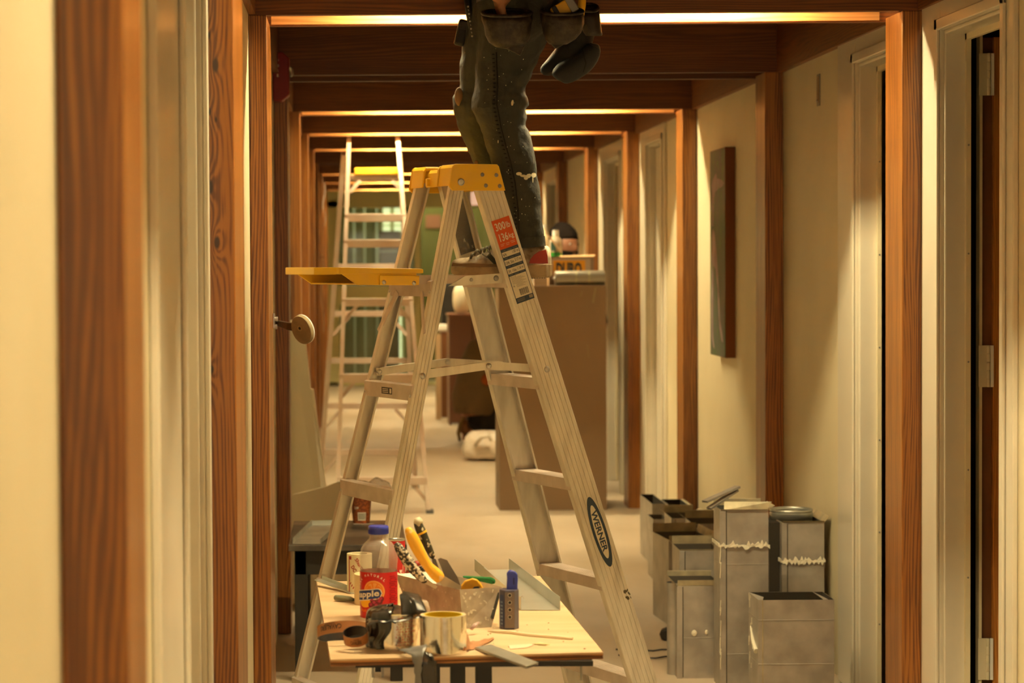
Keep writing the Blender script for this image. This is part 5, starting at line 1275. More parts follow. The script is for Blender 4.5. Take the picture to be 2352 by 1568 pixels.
# --- wood splinter, shavings and crumbs
spl = mat('raw wood splinter', (.78, .66, .46), .7)
P = [U(x, y, TZ+.003) for x, y in ((1121, 1448), (1145, 1450), (1175, 1452), (1210, 1457), (1245, 1460), (1280, 1463), (1316, 1466))]
g = MB().tube(P, [.0016, .0042, .0046, .0038, .0038, .0046, .0022], n=7)
tag(g.build('wood_splinter', spl), 'long pale wood splinter lying across the plywood', 'wood scrap')
g = MB().tube([U(x, y, TZ+.003) for x, y in ((1226, 1478), (1240, 1478), (1252, 1479), (1264, 1480))], [.002, .0048, .0035, .0008], n=8, sc=(V((0, 0, 1)), .6))
tag(g.build('wood_chip', mat('pale yellow shaving', (.85, .74, .42), .6), smooth=True), 'short curled pale yellow shaving near the front of the plywood', 'wood scrap')
g = MB().prism([U(x, y, TZ+.0008) for x, y in ((1168, 1482), (1172, 1491), (1210, 1487), (1228, 1481), (1215, 1479))], UZ*.0008)
tag(g.build('paper_scrap', mat('paper scrap', (.72, .62, .46), .8)), 'thin pale flake lying left of the curled shaving', 'scrap')
g = MB().tube([at(1082, 1443, 4.95)-UZ*.002, at(1092, 1434, 4.96), at(1100, 1428, 4.97)], [.004, .006, .002], n=8, sc=(V((0, 0, 1)), .5))
tag(g.build('plastic_wrapper', mat('pinkish clear wrapper', (.62, .45, .42), .2, trans=.3), smooth=True), 'tiny pinkish clear wrapper between the foil roll and the pan', 'wrapper')
g = MB(); random.seed(5)
for i in range(90):
    p = FLc.lerp(FRc, random.uniform(.12, .97)).lerp(BLc.lerp(BRc, random.uniform(.12, .97)), random.random()*.75); r = random.uniform(.0006, .0022)
    if (p-cen).length < .13: continue
    g.sphere(p+UZ*r*.4, (r*random.uniform(.6, 2), r, r*.5), n=5, m_=3)
tag(g.build('table_crumbs', mat('brown crumbs', (.22, .13, .07), .9), kind='stuff', origin=(.2, 5.2, TZ)), 'sawdust crumbs scattered over the plywood', 'crumbs')

# ------------------------------------------------------------------ black side table on the left, things on it
bt = thing('side_table', 'low black side table beside the left wall, dusty top', 'table', V((-.01, 9.1, 0)))
dusty = mat('dusty black top', (.022, .020, .018), .45, col2=(.16, .13, .10), scale=5, detail=6, lo=.42, hi=.75)
z5 = .50
MB().box(-.228, .198, 8.67, 9.49, z5-.022, z5).build('table_top', dusty, parent=bt, bevel=.003)
MB().box(-.205, .178, 8.70, 8.715, z5-.11, z5-.022).build('apron', M['black'], parent=bt); MB().box(-.205, -.19, 8.715, 9.44, z5-.11, z5-.022).build('apron', M['black'], parent=bt)
MB().box(-.205, .178, 9.43, 9.445, z5-.11, z5-.022).build('apron', M['black'], parent=bt); MB().box(.163, .178, 8.715, 9.43, z5-.11, z5-.022).build('apron', M['black'], parent=bt)
for x in (-.208, .136):
    for y in (8.70, 9.40): MB().prism([V((x, y, z5-.022)), V((x+.045, y, z5-.022)), V((x+.045, y+.045, z5-.022)), V((x, y+.045, z5-.022))], -UZ*(z5-.022)).build('leg', M['black'], parent=bt, bevel=.003)
tr_ = thing('sheet_metal_channel', 'bent dull sheet metal channel lying on the black side table', 'metal channel', onz(730, 1225, z5))
Q = [onz(672, 1249, z5+.001), onz(735, 1249, z5+.001), onz(788, 1204, z5+.001), onz(716, 1206, z5+.001)]
MB().prism(Q, UZ*.0012).build('base', galv, parent=tr_)
MB().prism([Q[0], Q[0]+V((.0015, 0, 0)), Q[3]+V((.0015, 0, 0)), Q[3]], UZ*.022).build('side_flange', galv, parent=tr_)
MB().prism([Q[1], Q[1]+V((.0015, 0, 0)), Q[2]+V((.0015, 0, 0)), Q[2]], UZ*.020).build('side_flange', galv, parent=tr_)
MB().prism([Q[3], Q[2], Q[2]+V((0, .0015, 0)), Q[3]+V((0, .0015, 0))], UZ*.018).build('end_flange', galv, parent=tr_)
cp_c = onz(830, 1200, z5+.001); Yq = cp_c.y
cupm = mat('brown patterned paper', (.30, .085, .02), .45, col2=(.15, .035, .012), scale=110, lo=.45, hi=.55)
cup = thing('paper_cup', 'brown patterned paper cup with a barcode on the black side table', 'cup', cp_c)
sc_ = Yq/5550
MB().lathe(cp_c, [(.0325, 0), (.033, .003), (.039, 50*sc_*1.0), (.0435, 88*sc_), (.045, 90*sc_), (.042, 90*sc_), (.031, .005)], n=36, caps=False).build('cup_wall', cupm, parent=cup, smooth='auto')
MB().lathe(cp_c, [(.031, .004), (.001, .004)], n=24).build('cup_base', cupm, parent=cup)
cd_ = V((-cp_c.x, -cp_c.y, 0)).normalized(); crt = V((-cd_.y, cd_.x, 0))
fcu = lambda u, v: V((cp_c.x, cp_c.y, cp_c.z+v))+(cd_*cos(u/.036)+crt*sin(u/.036))*(.0338+v*.085)
mb = MB(); rects(mb, fcu, [(-.014, .018, .012, .044)], 0, nu=8); x = -.012
for i in range(10): rects(mb, lambda u, v: fcu(u, v)+cd_*.0004, [(x, x+[.0009, .0018][i % 2], .016, .040)], 1); x += .0028
put_text(mb, '2.99', fcu, .016, .010, 0, .02, -.026, .056); mb.build('cup_print', [wht, ink], parent=cup)
cf = thing('crumpled_plastic_bag', 'crumpled clear plastic bag stuffed in and over the brown paper cup', 'bag', cp_c+UZ*(90*sc_))
film = mat('crinkled clear film', (.55, .42, .30), .2, bump=1.0, bscale=60, spec=.9, coat=.6, alpha=.55)
for (px, py, a, b_, c_) in ((828, 1120, .042, .030, .030), (868, 1122, .050, .035, .042), (888, 1138, .028, .025, .030)):
    MB().sphere(at(px, py, Yq), (a, b_, c_), n=28, m_=18).build('film_fold', film, parent=cf, smooth=True, disp=(.025, .022))
g = MB().box(onz(812, 1196, z5).x, onz(858, 1196, z5).x, Yq-.05, Yq-.03, z5, z5+.001)
tag(g.build('cup_napkin', mat('grey paper', (.45, .40, .33), .8)), 'pale paper slip under the paper cup on the side table', 'paper')

# ------------------------------------------------------------------ white boards leaning at the left wall behind the side table
wb = mat('white board', (.86, .80, .66), .55)
def facing(lbl, Y, prof, th=.012):
    P = [at(x, y, Y+(1400-y)/665*.42) for x, y in prof]
    for q in P: q.x = max(q.x, -.30); q.z = max(q.z, .001)
    return tag(MB().prism(P, V((0, th, 0))).build('white_board', wb, bevel=.001), lbl, 'board')
facing('tall off-white board cut to a taper with a notched edge, left wall', 11.2, [(640, 735), (699, 735), (703, 793), (714, 892), (720, 893), (750, 1117), (757, 1180), (762, 1400), (640, 1400)])
facing('lower off-white board in front of the notched board, behind the side table', 10.7, [(640, 1140), (745, 1118), (775, 1106), (800, 1104), (806, 1420), (640, 1420)])

# ------------------------------------------------------------------ bracket with disc on the left post, alarm, wall plates, painting
Yd = 7.68
br = thing('wall_bracket', 'oval tan disc on a short dark tapered arm fixed to the left post', 'bracket', at(632, 740, 7.79))
MB().ob(V((-.2465, 7.79, at(0, 741, 7.79).z)), V((.003, 0, 0)), V((0, .018, 0)), UZ*.024).build('plate', M['steel'], parent=br, bevel=.002)
MB().lathe(at(634, 733, 7.785), [(.009, -.006), (.009, .006)], n=14, ax=(1, 0, 0)).lathe(at(634, 750, 7.785), [(.008, -.005), (.008, .004)], n=14, ax=(1, 0, 0)).build('plate_knuckle', M['steel'], parent=br, smooth='auto')
dn = V((-.55, -.80, -.22)).normalized(); dc_ = at(694, 757, Yd)
a = at(637, 741, 7.80); mb = MB()
armp = [(a, .011), (a.lerp(dc_, .5), .017), (dc_-dn*.016, .020)]
mb.tube([p for p, r in armp], [r for p, r in armp], n=4); mb.build('arm', mat('dark brown bracket', (.05, .028, .012), .35, .3), parent=br, bevel=.002)
felt = mat('tan felt pad', (.30, .23, .12), .8, col2=(.22, .17, .09), scale=30)
sdv = dn.cross(UZ).normalized(); upv = sdv.cross(dn)
def dring(off, rx, ry, n=40):
    rt_ = radians(-16); return [dc_+dn*off+sdv*(rx*cos(t)*cos(rt_)-ry*sin(t)*sin(rt_))+upv*(rx*cos(t)*sin(rt_)+ry*sin(t)*cos(rt_)) for t in [2*pi*k/n for k in range(n)]]
dk = MB().loft([dring(-.008, .0375, .0470), dring(0.004, .0375, .0470), dring(.006, .036, .0455)]).build('disc_pad', felt, parent=br, smooth='auto')
MB().loft([dring(-.012, .0385, .048), dring(-.008, .0385, .048)]).build('disc_backing', M['refl'], parent=br, smooth='auto')
hc_ = dc_+upv*.006-sdv*(-.004)
MB().lathe(hc_+dn*.0062, [(.009, 0), (.0088, .0008), (.0055, .0012), (.005, -.0005), (.001, -.0008)], n=24, ax=dn).build('screw_cup', mat('yellowed ring', (.35, .27, .12), .5), parent=dk, smooth='auto')
MB().lathe(hc_+dn*.0068, [(.0048, 0), (.001, .0002)], n=18, ax=dn).build('screw_hole', M['dark'], parent=dk)

Ya = 9.70
al = thing('fire_alarm', 'dark red fire alarm strobe high on the left, letters FIRE down its side', 'alarm', V((-.285, Ya, at(0, 180, Ya).z)))
arr = mat('alarm red', (.22, .012, .010), .4)
x0, x1 = -.303, at(663, 0, Ya).x; z0, z1 = at(0, 236, Ya).z, at(0, 124, Ya).z
w = x1-x0
MB().prism([V((x0+w*.0, Ya, z0)), V((x0+w*.55, Ya, z0)), V((x1, Ya, z0+.024)), V((x1, Ya, z1-.024)), V((x0+w*.6, Ya, z1)), V((x0, Ya, z1))], V((0, .10, 0))).build('housing', arr, parent=al, bevel=.005, seg=3)
mb = MB()
for i, ch in enumerate('FIRE'): put_text(mb, ch, lambda u, v: V((x0+.016+u, Ya-.0008, z1-.040-.0145*i*1.35+v)), .0075, .011, 0, .02)
mb.build('fire_lettering', mat('alarm white', (.75, .6, .5), .5), parent=al)
MB().sphere(V((x1+.004, Ya+.045, at(0, 168, Ya).z)), (.014, .02, .022), n=18, m_=12).build('strobe_lens', mat('clear lens', (.8, .8, .6), .05, trans=.8, bump=.5, bscale=120), parent=al, smooth=True)

Yp = 9.09
pt_ = thing('wall_plate', 'small narrow metal plate high on the right wall', 'wall plate', V((XR, Yp, 2.1)))
za, zc_ = at(1883, 243, Yp).z, at(1883, 170, Yp).z
MB().box(XR-.004, XR, Yp-.024, Yp+.03, za, zc_).build('plate', M['steeld'], parent=pt_, bevel=.001)
MB().box(XR-.006, XR-.004, Yp-.014, Yp+.02, za+.012, zc_-.008).build('recess', mat('plate inset', (.36, .24, .12), .35, .5), parent=pt_)
MB().sphere((XR-.008, Yp, za+.018), (.004, .007, .006), n=12, m_=8).build('latch', M['steel'], parent=pt_, smooth=True)
# painting: slim portrait canvas, abstract pale upright shape on green
pg = mat('dark green paint', (.035, .080, .022), .6, col2=(.075, .055, .060), scale=9, stretch=(1, 1, .35), lo=.35, hi=.7, detail=5)
pa = thing('painting', 'tall narrow dark green canvas with a pale mauve shape on the right wall', 'painting', V((XR, 11.3, 1.06)))
z0, z1 = 1.065, 2.03; ya, yb_ = 11.07, 11.53
cv = MB().box(1.7195, XR, ya, yb_, z0, z1).build('canvas', mat('brown canvas side', (.20, .062, .014), .6), parent=pa)
MB().box(1.7185, 1.7195, ya+.002, yb_-.002, z0+.002, z1-.002).build('painted_face', pg, parent=cv)
mv = mat('mauve paint', (.20, .13, .14), .6, col2=(.30, .22, .24), scale=14); lg = mat('bright green dabs', (.06, .17, .01), .6)
def pf(u, v, off=.0): return V((1.7180-off, yb_-(yb_-ya)*u, z1-(z1-z0)*v))   # u left to right, v downwards
sh = MB()
def blob(pts, mi=0, off=0): sh.add([pf(u, v, off) for u, v in pts], [list(range(len(pts)))], mi)
blob([(.10, .17), (.20, .14), (.36, .12), (.42, .115), (.46, .14), (.62, .145), (.85, .155), (.95, .17), (.80, .185), (.60, .19), (.40, .20), (.30, .21), (.12, .20)])
blob([(.14, .20), (.32, .21), (.30, .25), (.24, .30), (.22, .37), (.14, .37), (.10, .28)])
blob([(.18, .38), (.30, .40), (.42, .48), (.55, .60), (.62, .72), (.66, .82), (.80, .88), (.86, .93), (.74, .92), (.62, .86), (.56, .80), (.50, .68), (.36, .58), (.24, .56), (.20, .66), (.18, .80), (.22, .92), (.30, .97), (.20, .96), (.10, .92), (.08, .80), (.10, .62), (.08, .52), (.12, .42)])
random.seed(9)
for i in range(26):
    u, v = random.uniform(.08, .92), random.uniform(.05, .95); h_ = random.uniform(.008, .03); blob([(u-.02, v), (u, v-h_), (u+.025, v), (u, v+h_)], 1, .0004)
sh.build('brush_shapes', [mv, lg], parent=cv)

# ------------------------------------------------------------------ sheet-metal ducts along the right wall
dm = mat('dull galvanised duct', (.47, .44, .40), .42, .5, col2=(.34, .315, .285), scale=11, detail=7, lo=.32, hi=.62, bump=.03)
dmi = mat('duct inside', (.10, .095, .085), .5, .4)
lipm = mat('putty coated flange', (.50, .44, .29), .5, .25, col2=(.34, .30, .21), scale=18)
seal = mat('white sealant', (.74, .69, .56), .85, bump=.6, bscale=80)
seamm = mat('dark seam line', (.05, .045, .035), .6)  # dark line down the duct corner seams
def duct(lbl, a, b_, ytop, Y, dep, seams=(), lip=None, band=(), corner=True, yaw=0, inside=None):
    P0, P1 = at(a, ytop, Y), at(b_, ytop, Y); H = P0.z; x0, x1 = P0.x, P1.x; t_ = .0012
    c = V(((x0+x1)/2, Y, 0)); R = Matrix.Rotation(yaw, 3, 'Z')
    def q(x, y, z): return c+R @ V((x-c.x, y, z))
    w = x1-x0; t = thing('duct_section', lbl, 'duct', V((c.x, Y+dep/2, 0)), 'sheet metal ducts along the right wall')
    O = [(x0, 0), (x1, 0), (x1, dep), (x0, dep)]; I = [(x0+t_, t_), (x1-t_, t_), (x1-t_, dep-t_), (x0+t_, dep-t_)]
    mb = MB().loft([[q(x, y, .0) for x, y in O], [q(x, y, H) for x, y in O]], caps=False)
    mb.loft([[q(x, y, H) for x, y in O], [q(x, y, H) for x, y in I]], caps=False)
    bd = mb.build('duct_wall', dm, parent=t)
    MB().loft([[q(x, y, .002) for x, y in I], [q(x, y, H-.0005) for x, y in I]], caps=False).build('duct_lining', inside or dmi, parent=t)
    for i, s in enumerate(seams):
        zz = at(a, s, Y).z
        MB().loft([[q(x, y, zz+dz) for x, y in ((x0-o, -o), (x1+o, -o), (x1+o, dep+o), (x0-o, dep+o))] for dz, o in ((-.0014, .0002), (-.0007, .0010), (.0007, .0010), (.0014, .0002))], caps=False).build('standing_seam', dm, parent=bd)
    if corner:
        for cx_ in (.11*w,):
            MB().prism([q(x0+cx_, -.0005, .004), q(x0+cx_+.003, -.0005, .004), q(x0+cx_+.003, -.0005, H-.004), q(x0+cx_, -.0005, H-.004)], R @ V((0, -.0012, 0))).build('corner_seam', seamm, parent=bd)
        MB().prism([q(x0-.003, -.004, 0), q(x0+.11*w, -.004, 0), q(x0+.11*w, -.004, H*.995), q(x0-.003, -.004, H*.995)], R @ V((0, .0035, 0))).build('corner_strip', dm, parent=bd, bevel=.001)
    if lip:
        sides = {'f': ((x0, 0), (x1, 0), (0, -1)), 'r': ((x1, 0), (x1, dep), (1, 0)), 'b': ((x1, dep), (x0, dep), (0, 1)), 'l': ((x0, dep), (x0, 0), (-1, 0))}
        for s, (o, up) in lip.items():
            (ax_, ay), (bx_, by), (nx_, ny) = sides[s]
            A, B = q(ax_, ay, H), q(bx_, by, H); N = R @ V((nx_, ny, 0))
            MB().prism([A, B, B+N*o+UZ*up, A+N*o+UZ*up], UZ*.0012+N*.0012).build('rim_flange', lipm, parent=t)
    random.seed(int(a))
    for zpx in band:
        zz = at(a, zpx, Y).z; mb = MB(); n = 26
        lo, hi = [], []
        for i in range(n+1):
            x = x0-.004+(w+.008)*i/n; lo.append(q(x, -.004, zz-.003-random.random()**2*.014)); hi.append(q(x, -.004, zz+.001+random.random()**2*.020))
        mb.prism(lo+hi[::-1], R @ V((0, -.0035, 0)))
        mb.prism([q(x0-.004, -.004, zz-.006), q(x0-.004, dep, zz-.006), q(x0-.004, dep, zz+.008), q(x0-.004, -.004, zz+.008)], R @ V((-.003, 0, 0)))
        mb.build('sealant_band', seal, parent=t, bevel=.0008)
    return t, q, x0, x1, H, bd
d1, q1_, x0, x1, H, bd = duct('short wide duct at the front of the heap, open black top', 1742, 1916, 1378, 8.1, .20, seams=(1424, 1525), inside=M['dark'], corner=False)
MB().prism([q1_(x0+.012, -.0006, .01), q1_(x0+.016, -.0006, .01), q1_(x0+.016, -.0006, H), q1_(x0+.012, -.0006, H)], V((0, -.0012, 0))).build('edge_fold', lipm, parent=bd)
mb = MB(); random.seed(2)
for i in range(16):
    z = random.uniform(.12, H-.01); y = random.uniform(.10, .19); mb.ob(q1_(x0-.0014, y, z), (0, .0025, .0), (0, 0, random.uniform(.004, .016)), (.0008, 0, 0))
mb.tube([q1_(x0-.002, .15, .26), q1_(x0-.004, .09, .22), q1_(x0-.004, .02, .195)], [.002, .006, .009], n=8)
mb.build('sealant_smears', seal, parent=bd, kind='stuff')
for (u0, u1, d_) in ((.0, .12, .02), (.86, 1.0, .02)):
    MB().prism([q1_(x0+(x1-x0)*u0, .001, H), q1_(x0+(x1-x0)*(u0+.06), .001, H), q1_(x0+(x1-x0)*u1*.9, .06, H+.001), q1_(x0+(x1-x0)*u0, .19, H)], UZ*.0012).build('corner_tab', dm, parent=bd)
d2, q2_, x0, x1, H, bd = duct('tallest duct of the heap, torn white sealant below its top', 1655, 1765, 1170, 8.50, .16, seams=(1296, 1502), band=(1252,), lip={'f': (.006, .0), 'b': (.0, .022), 'r': (.022, .012)})
MB().prism([q2_(x0+.012, -.004, H-.001), q2_(x1-.004, -.004, H-.001), q2_(x1+.012, -.001, H+.027), q2_(x0+.016, .02, H+.026)], V((0, .0015, 0))).build('torn_top_sheet', lipm, parent=bd)
mb = MB(); random.seed(4)
for i in range(14):
    z = random.uniform(.05, .5); mb.tube([q2_(x0-.004+random.uniform(0, .004), -.006, z), q2_(x0-.003+random.uniform(0, .004), -.007, z+random.uniform(.02, .06))], .0016, n=5)
mb.build('sealant_smears', seal, parent=bd, kind='stuff')
d3, q3_, x0, x1, H, bd = duct('duct at the right against the wall, thick white sealant across its middle', 1797, 1893, 1200, 8.85, .24, band=(1288,), lip={'f': (.008, .006), 'r': (.016, .022), 'b': (0, .02)}, seams=())
MB().box(at(1770, 0, 8.87).x, at(1793, 0, 8.87).x, 8.90, 9.08, 0, H-.005).build('black_side', M['dark'], parent=d3)
cc = V((at(1818, 0, 9.0).x, 9.02, H+.008))
MB().lathe(cc, [(.078, -.02), (.080, .012), (.076, .016), (.080, .020), (.080, .026)], n=40, caps=False).build('round_collar', galv, parent=d3, smooth='auto', solid=.0012)
MB().lathe(cc, [(.076, -.005), (.001, -.004)], n=40).build('collar_inside', dmi, parent=d3)
MB().ob(q3_(x1+.004, .03, H-.16), V((.004, 0, 0)), V((0, .008, 0)), UZ*.014).build('side_clip', bld, parent=d3, bevel=.001)
d4, q4_, x0, x1, H, bd = duct('knee-high duct at the left front of the heap with a putty rim', 1556, 1660, 1345, 8.72, .28, seams=(1465,), lip={'f': (.004, .020), 'l': (.012, .014), 'b': (0, .018)})
MB().sphere(q4_(x0+.060, -.002, .165), (.010, .003, .012), n=10, m_=6).sphere(q4_(x0+.105, -.002, .168), (.006, .003, .009), n=10, m_=6).build('sealant_dabs', seal, parent=bd, kind='stuff')
mb = MB().lathe(q4_(x0+.005, .10, 0), [(.030, 0), (.030, H)], n=24, caps=False, a0=pi*.6, a1=pi*1.6); mb.build('rounded_side', dm, parent=bd, smooth=True)
duct('duct behind the knee-high one, dark panel showing above its rim', 1562, 1655, 1264, 9.32, .23, lip={'l': (.022, .022), 'b': (.0, .030), 'f': (.002, .004)})
duct('duct with a broad yellowish rim, just beyond the one with the dark panel', 1536, 1640, 1240, 10.0, .32, lip={'l': (.024, .014), 'b': (.0, .036), 'f': (.0, .018), 'r': (.01, .03)}, yaw=radians(5))
duct('duct with a slanting left lip beside the tallest duct', 1592, 1662, 1203, 10.5, .25, lip={'l': (.036, .026), 'b': (.0, .034), 'f': (.0, .0)})
duct('duct with a slanting left lip, nearer the far end of the heap', 1543, 1610, 1190, 10.95, .26, lip={'l': (.026, .020), 'b': (0, .034), 'r': (.03, .02)})
duct('plain pale duct low in front of the farthest pair', 1500, 1534, 1192, 11.42, .22, corner=False)
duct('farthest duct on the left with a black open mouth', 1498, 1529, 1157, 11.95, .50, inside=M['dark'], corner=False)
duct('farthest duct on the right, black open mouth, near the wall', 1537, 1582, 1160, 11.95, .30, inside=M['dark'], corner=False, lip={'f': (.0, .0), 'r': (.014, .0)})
tc_ = thing('drive_cleats', 'two folded grey metal strips balanced on the tallest duct', 'metal strip', at(1665, 1150, 8.55))
for (a, b_, w_, nm) in (((1618, 1150), (1694, 1116), .014, 'upper_strip'), ((1628, 1166), (1690, 1124), .012, 'lower_strip')):
    A, B = at(*a, 8.52), at(*b_, 8.60); v = B-A; s = v.cross(UZ).normalized(); u_ = s.cross(v).normalized()
    if u_.z < 0: u_ = -u_
    mb = MB().ob((A+B)/2, v/2, s*w_, u_*.0010).ob((A+B)/2+s*w_-u_*.003, v/2, s*.0008, u_*.0035).ob((A+B)/2-s*w_-u_*.003, v/2, s*.0008, u_*.0035).ob((A+B)/2-u_*.006, v/2, s*w_, u_*.0008)
    mb.build(nm, dm, parent=tc_)

# black cable and plug
rubm = mat('black cable rubber', (.012, .012, .012), .5)
for i, (lbl, pts) in enumerate((('black cable on the floor, upper of the two by the ducts', [(1600, 1490), (1545, 1491), (1520, 1491), (1500, 1494), (1470, 1492), (1440, 1489), (1410, 1491)]), ('black cable on the floor, lower of the two by the ducts', [(1600, 1504), (1546, 1505), (1525, 1508), (1505, 1511), (1480, 1510), (1450, 1507), (1415, 1503)]))):
    P = [onz(x, y, .006) for x, y in pts]; P2 = []
    for j in range(len(P)-1):
        for k in range(6): P2.append(P[j].lerp(P[j+1], k/6))
    tag(MB().tube(P2, .0032, n=8).build('power_cable', rubm, smooth=True), lbl, 'cable', 'black cables by the ducts')
pg_ = thing('cable_plug', 'black cable plug poking out left of the knee-high duct', 'plug', onz(1535, 1472, 0))
c = onz(1530, 1470, 0)+UZ*.026
MB().lathe(c, [(.020, -.02), (.026, -.012), (.026, .014), (.018, .022)], n=8, ax=(.2, .95, .1)).build('plug_body', rubm, parent=pg_, bevel=.003)
MB().lathe(c, [(.014, .022), (.011, .034), (.006, .05)], n=10, ax=(.2, .95, .1)).build('strain_relief', rubm, parent=pg_, smooth=True)

# ------------------------------------------------------------------ tall brown panel (box) with things on top
Yq = 14.65
crd = mat('brown board', (.185, .118, .062), .5, col2=(.205, .13, .07), scale=2)
x0, x1 = at(1142, 0, Yq).x, at(1390, 0, Yq).x; zt_ = at(1260, 656, Yq).z
bp_ = thing('brown_box_unit', 'tall plain brown laminate box standing on the corridor floor', 'cabinet', V(((x0+x1)/2, Yq+.3, 0)))
bpn = MB().box(x0, x1, Yq, Yq+.018, 0, zt_).build('front_panel', crd, parent=bp_, bevel=.002)
MB().box(x0, x0+.018, Yq+.018, Yq+.40, 0, zt_).build('side_panel', crd, parent=bp_); MB().box(x1-.018, x1, Yq+.018, Yq+.40, 0, zt_).build('side_panel', crd, parent=bp_)
MB().box(x0, x1, Yq+.018, Yq+.40, zt_-.018, zt_).build('top_panel', crd, parent=bp_); MB().box(x0, x1, Yq+.38, Yq+.40, 0, zt_-.018).build('back_panel', crd, parent=bp_)
sm = MB()
for a, b_, w_ in (((1368, 660), (1362, 695), .010), ((1337, 668), (1334, 680), .004), ((1349, 790), (1352, 820), .003)):
    A, B = at(*a, Yq-.0008), at(*b_, Yq-.0008); sm.add([A-V((w_/2, 0, 0)), A+V((w_/2, 0, 0)), B+V((w_/2, 0, 0)), B-V((w_/2, 0, 0))], [(0, 1, 2, 3)])
sm.build('pale_smears', mat('smear', (.24, .19, .09), .5), parent=bpn)
def Q_(px, py, dy=0): return at(px, py, Yq+dy)
# carton with the black on yellow word
cx = thing('cardboard_carton', 'open grey and brown carton with black lettering on a yellow panel', 'carton', V((Q_(1310, 0, .3).x, Yq+.3, zt_)))
ctn = mat('grey brown carton', (.20, .14, .10), .7); kraft = mat('kraft edge', (.50, .32, .16), .8)
ya = Yq+.15; xa, xb = at(1258, 0, ya).x, at(1362, 0, ya).x; zc1 = at(0, 600, ya).z
MB().box(xa, xb, ya, ya+.012, zt_, zc1).build('carton_front', ctn, parent=cx); MB().box(xa, xa+.006, ya+.012, ya+.22, zt_, zc1).build('carton_side', kraft, parent=cx)
MB().box(xb-.006, xb, ya+.012, ya+.22, zt_, zc1).build('carton_side', kraft, parent=cx); MB().box(xa, xb, ya+.21, ya+.22, zt_, zc1).build('carton_back', kraft, parent=cx)
MB().prism([V((xa+.08, ya, zc1)), V((xb, ya, zc1)), V((xb+.012, ya+.03, zc1+.012)), V((xa+.07, ya+.05, zc1+.006))], UZ*.004).build('torn_flap', kraft, parent=cx)
ly = MB(); fy = lambda u, v: V((at(u, 0, ya).x, ya-.001, at(0, v, ya).z))
rects(ly, fy, [(1268, 1342, 648, 607)], 0)
def fy2(u, v): return V((at(1275, 0, ya).x+u, ya-.0018, at(0, 642, ya).z+v))
wv = at(1334, 0, ya).x-at(1275, 0, ya).x
rects(ly, lambda u, v: V((at(u, 0, ya).x, ya-.0006, at(0, v, ya).z)), [(1262, 1354, 650, 603)], 2)
put_text(ly, 'DURO', fy2, wv, .082, 1, .05); ly.build('yellow_print', [mat('carton yellow', (.62, .27, .01), .6), ink, mat('carton grey', (.36, .28, .22), .7)], parent=cx)
# spray bottle with green liquid
yb2 = Yq+.27; c = V((at(1274, 0, yb2).x, yb2, zc1+.001)); s_ = yb2/5550
sb = thing('spray_bottle', 'clear squeeze bottle with green liquid and white cap beside the carton', 'bottle', c)
c.z = at(0, 598, yb2).z
c.z = zc1+.005
gz = lambda py: (598-py)*s_
MB().lathe(c, [(.036, 0), (.040, .003), (.040, gz(570)), (.036, gz(560)), (.020, gz(551)), (.018, gz(548))], n=24).build('bottle_body', mat('milky plastic', (.62, .52, .40), .15, trans=.35, ior=1.1), parent=sb, smooth='auto')
MB().lathe(c, [(.0405, .001), (.0408, gz(588)), (.001, gz(588))], n=24).build('green_liquid', mat('green liquid', (.03, .32, .05), .15), parent=sb, smooth='auto')
MB().lathe(c+UZ*gz(549), [(.019, 0), (.019, gz(586)), (.001, gz(586))], n=20).build('white_cap', M['refl'], parent=sb, smooth='auto')
MB().box(c.x-.034, c.x-.004, c.y-.043, c.y-.038, c.z+gz(585), c.z+gz(564)).build('blue_label', mat('teal label', (.10, .28, .30), .5), parent=sb)
sb['label'] = 'clear squeeze bottle with green liquid and white cap on the carton'
lg_ = thing('glue_bottle', 'warm white plastic bottle partly hidden by the trouser hem', 'bottle', V((at(1249, 0, yb2).x, yb2+.02, zc1)))
MB().lathe(V((at(1249, 0, yb2).x, yb2+.06, zc1+.005)), [(.026, 0), (.028, .003), (.028, gz(560)), (.024, gz(548)), (.012, gz(538)), (.011, gz(532))], n=20).build('bottle_body', mat('warm white plastic', (.75, .62, .42), .4), parent=lg_, smooth='auto')
MB().lathe(V((at(1249, 0, yb2).x, yb2+.06, zc1+.005+gz(532))), [(.012, 0), (.012, .02), (.001, .02)], n=16).build('cap', M['refl'], parent=lg_, smooth='auto')
st_ = tag(MB().tube([at(1254, 533, yb2-.05), at(1290, 582, yb2-.05)], [.005, .006], n=8).build('wooden_stick', mat('pale stick', (.55, .38, .24), .6)), 'pale stick leaning across the squeeze bottle', 'stick')
# roller cylinder on the front edge
yr = Yq+.07; A, B = at(1274, 636, yr), at(1389, 634, yr); r = 17*yr/5550
A.z = B.z = zt_+r
rl = thing('metal_roller', 'grey metal cylinder lying on the front edge of the brown box', 'cylinder', (A+B)/2-UZ*r)
MB().lathe(A, [(r*.9, 0), (r, .004), (r, (B-A).length-.004), (r*.9, (B-A).length)], n=32, ax=(B-A)).build('cylinder', mat('brushed grey cylinder', (.36, .34, .28), .28, .7), parent=rl, smooth='auto')
for f in (.42, .68): MB().lathe(A+(B-A)*f, [(r*1.01, -.004), (r*1.015, 0), (r*1.01, .004)], n=32, ax=(B-A), caps=False).build('band', mat('pale band', (.45, .42, .26), .5), parent=rl, smooth=True)
MB().lathe(A-V((.008, 0, 0)), [(.007, 0), (.007, .01)], n=14, ax=(1, 0, 0)).build('end_pin', M['refl'], parent=rl)
g = MB().box(at(1222, 0, Yq+.1).x, at(1253, 0, Yq+.1).x, Yq+.04, Yq+.16, zt_, at(0, 632, Yq+.1).z)
tag(g.build('white_box', mat('off white carton', (.42, .31, .22), .6), bevel=.003), 'small off-white box under the worker heel on the brown box', 'box')

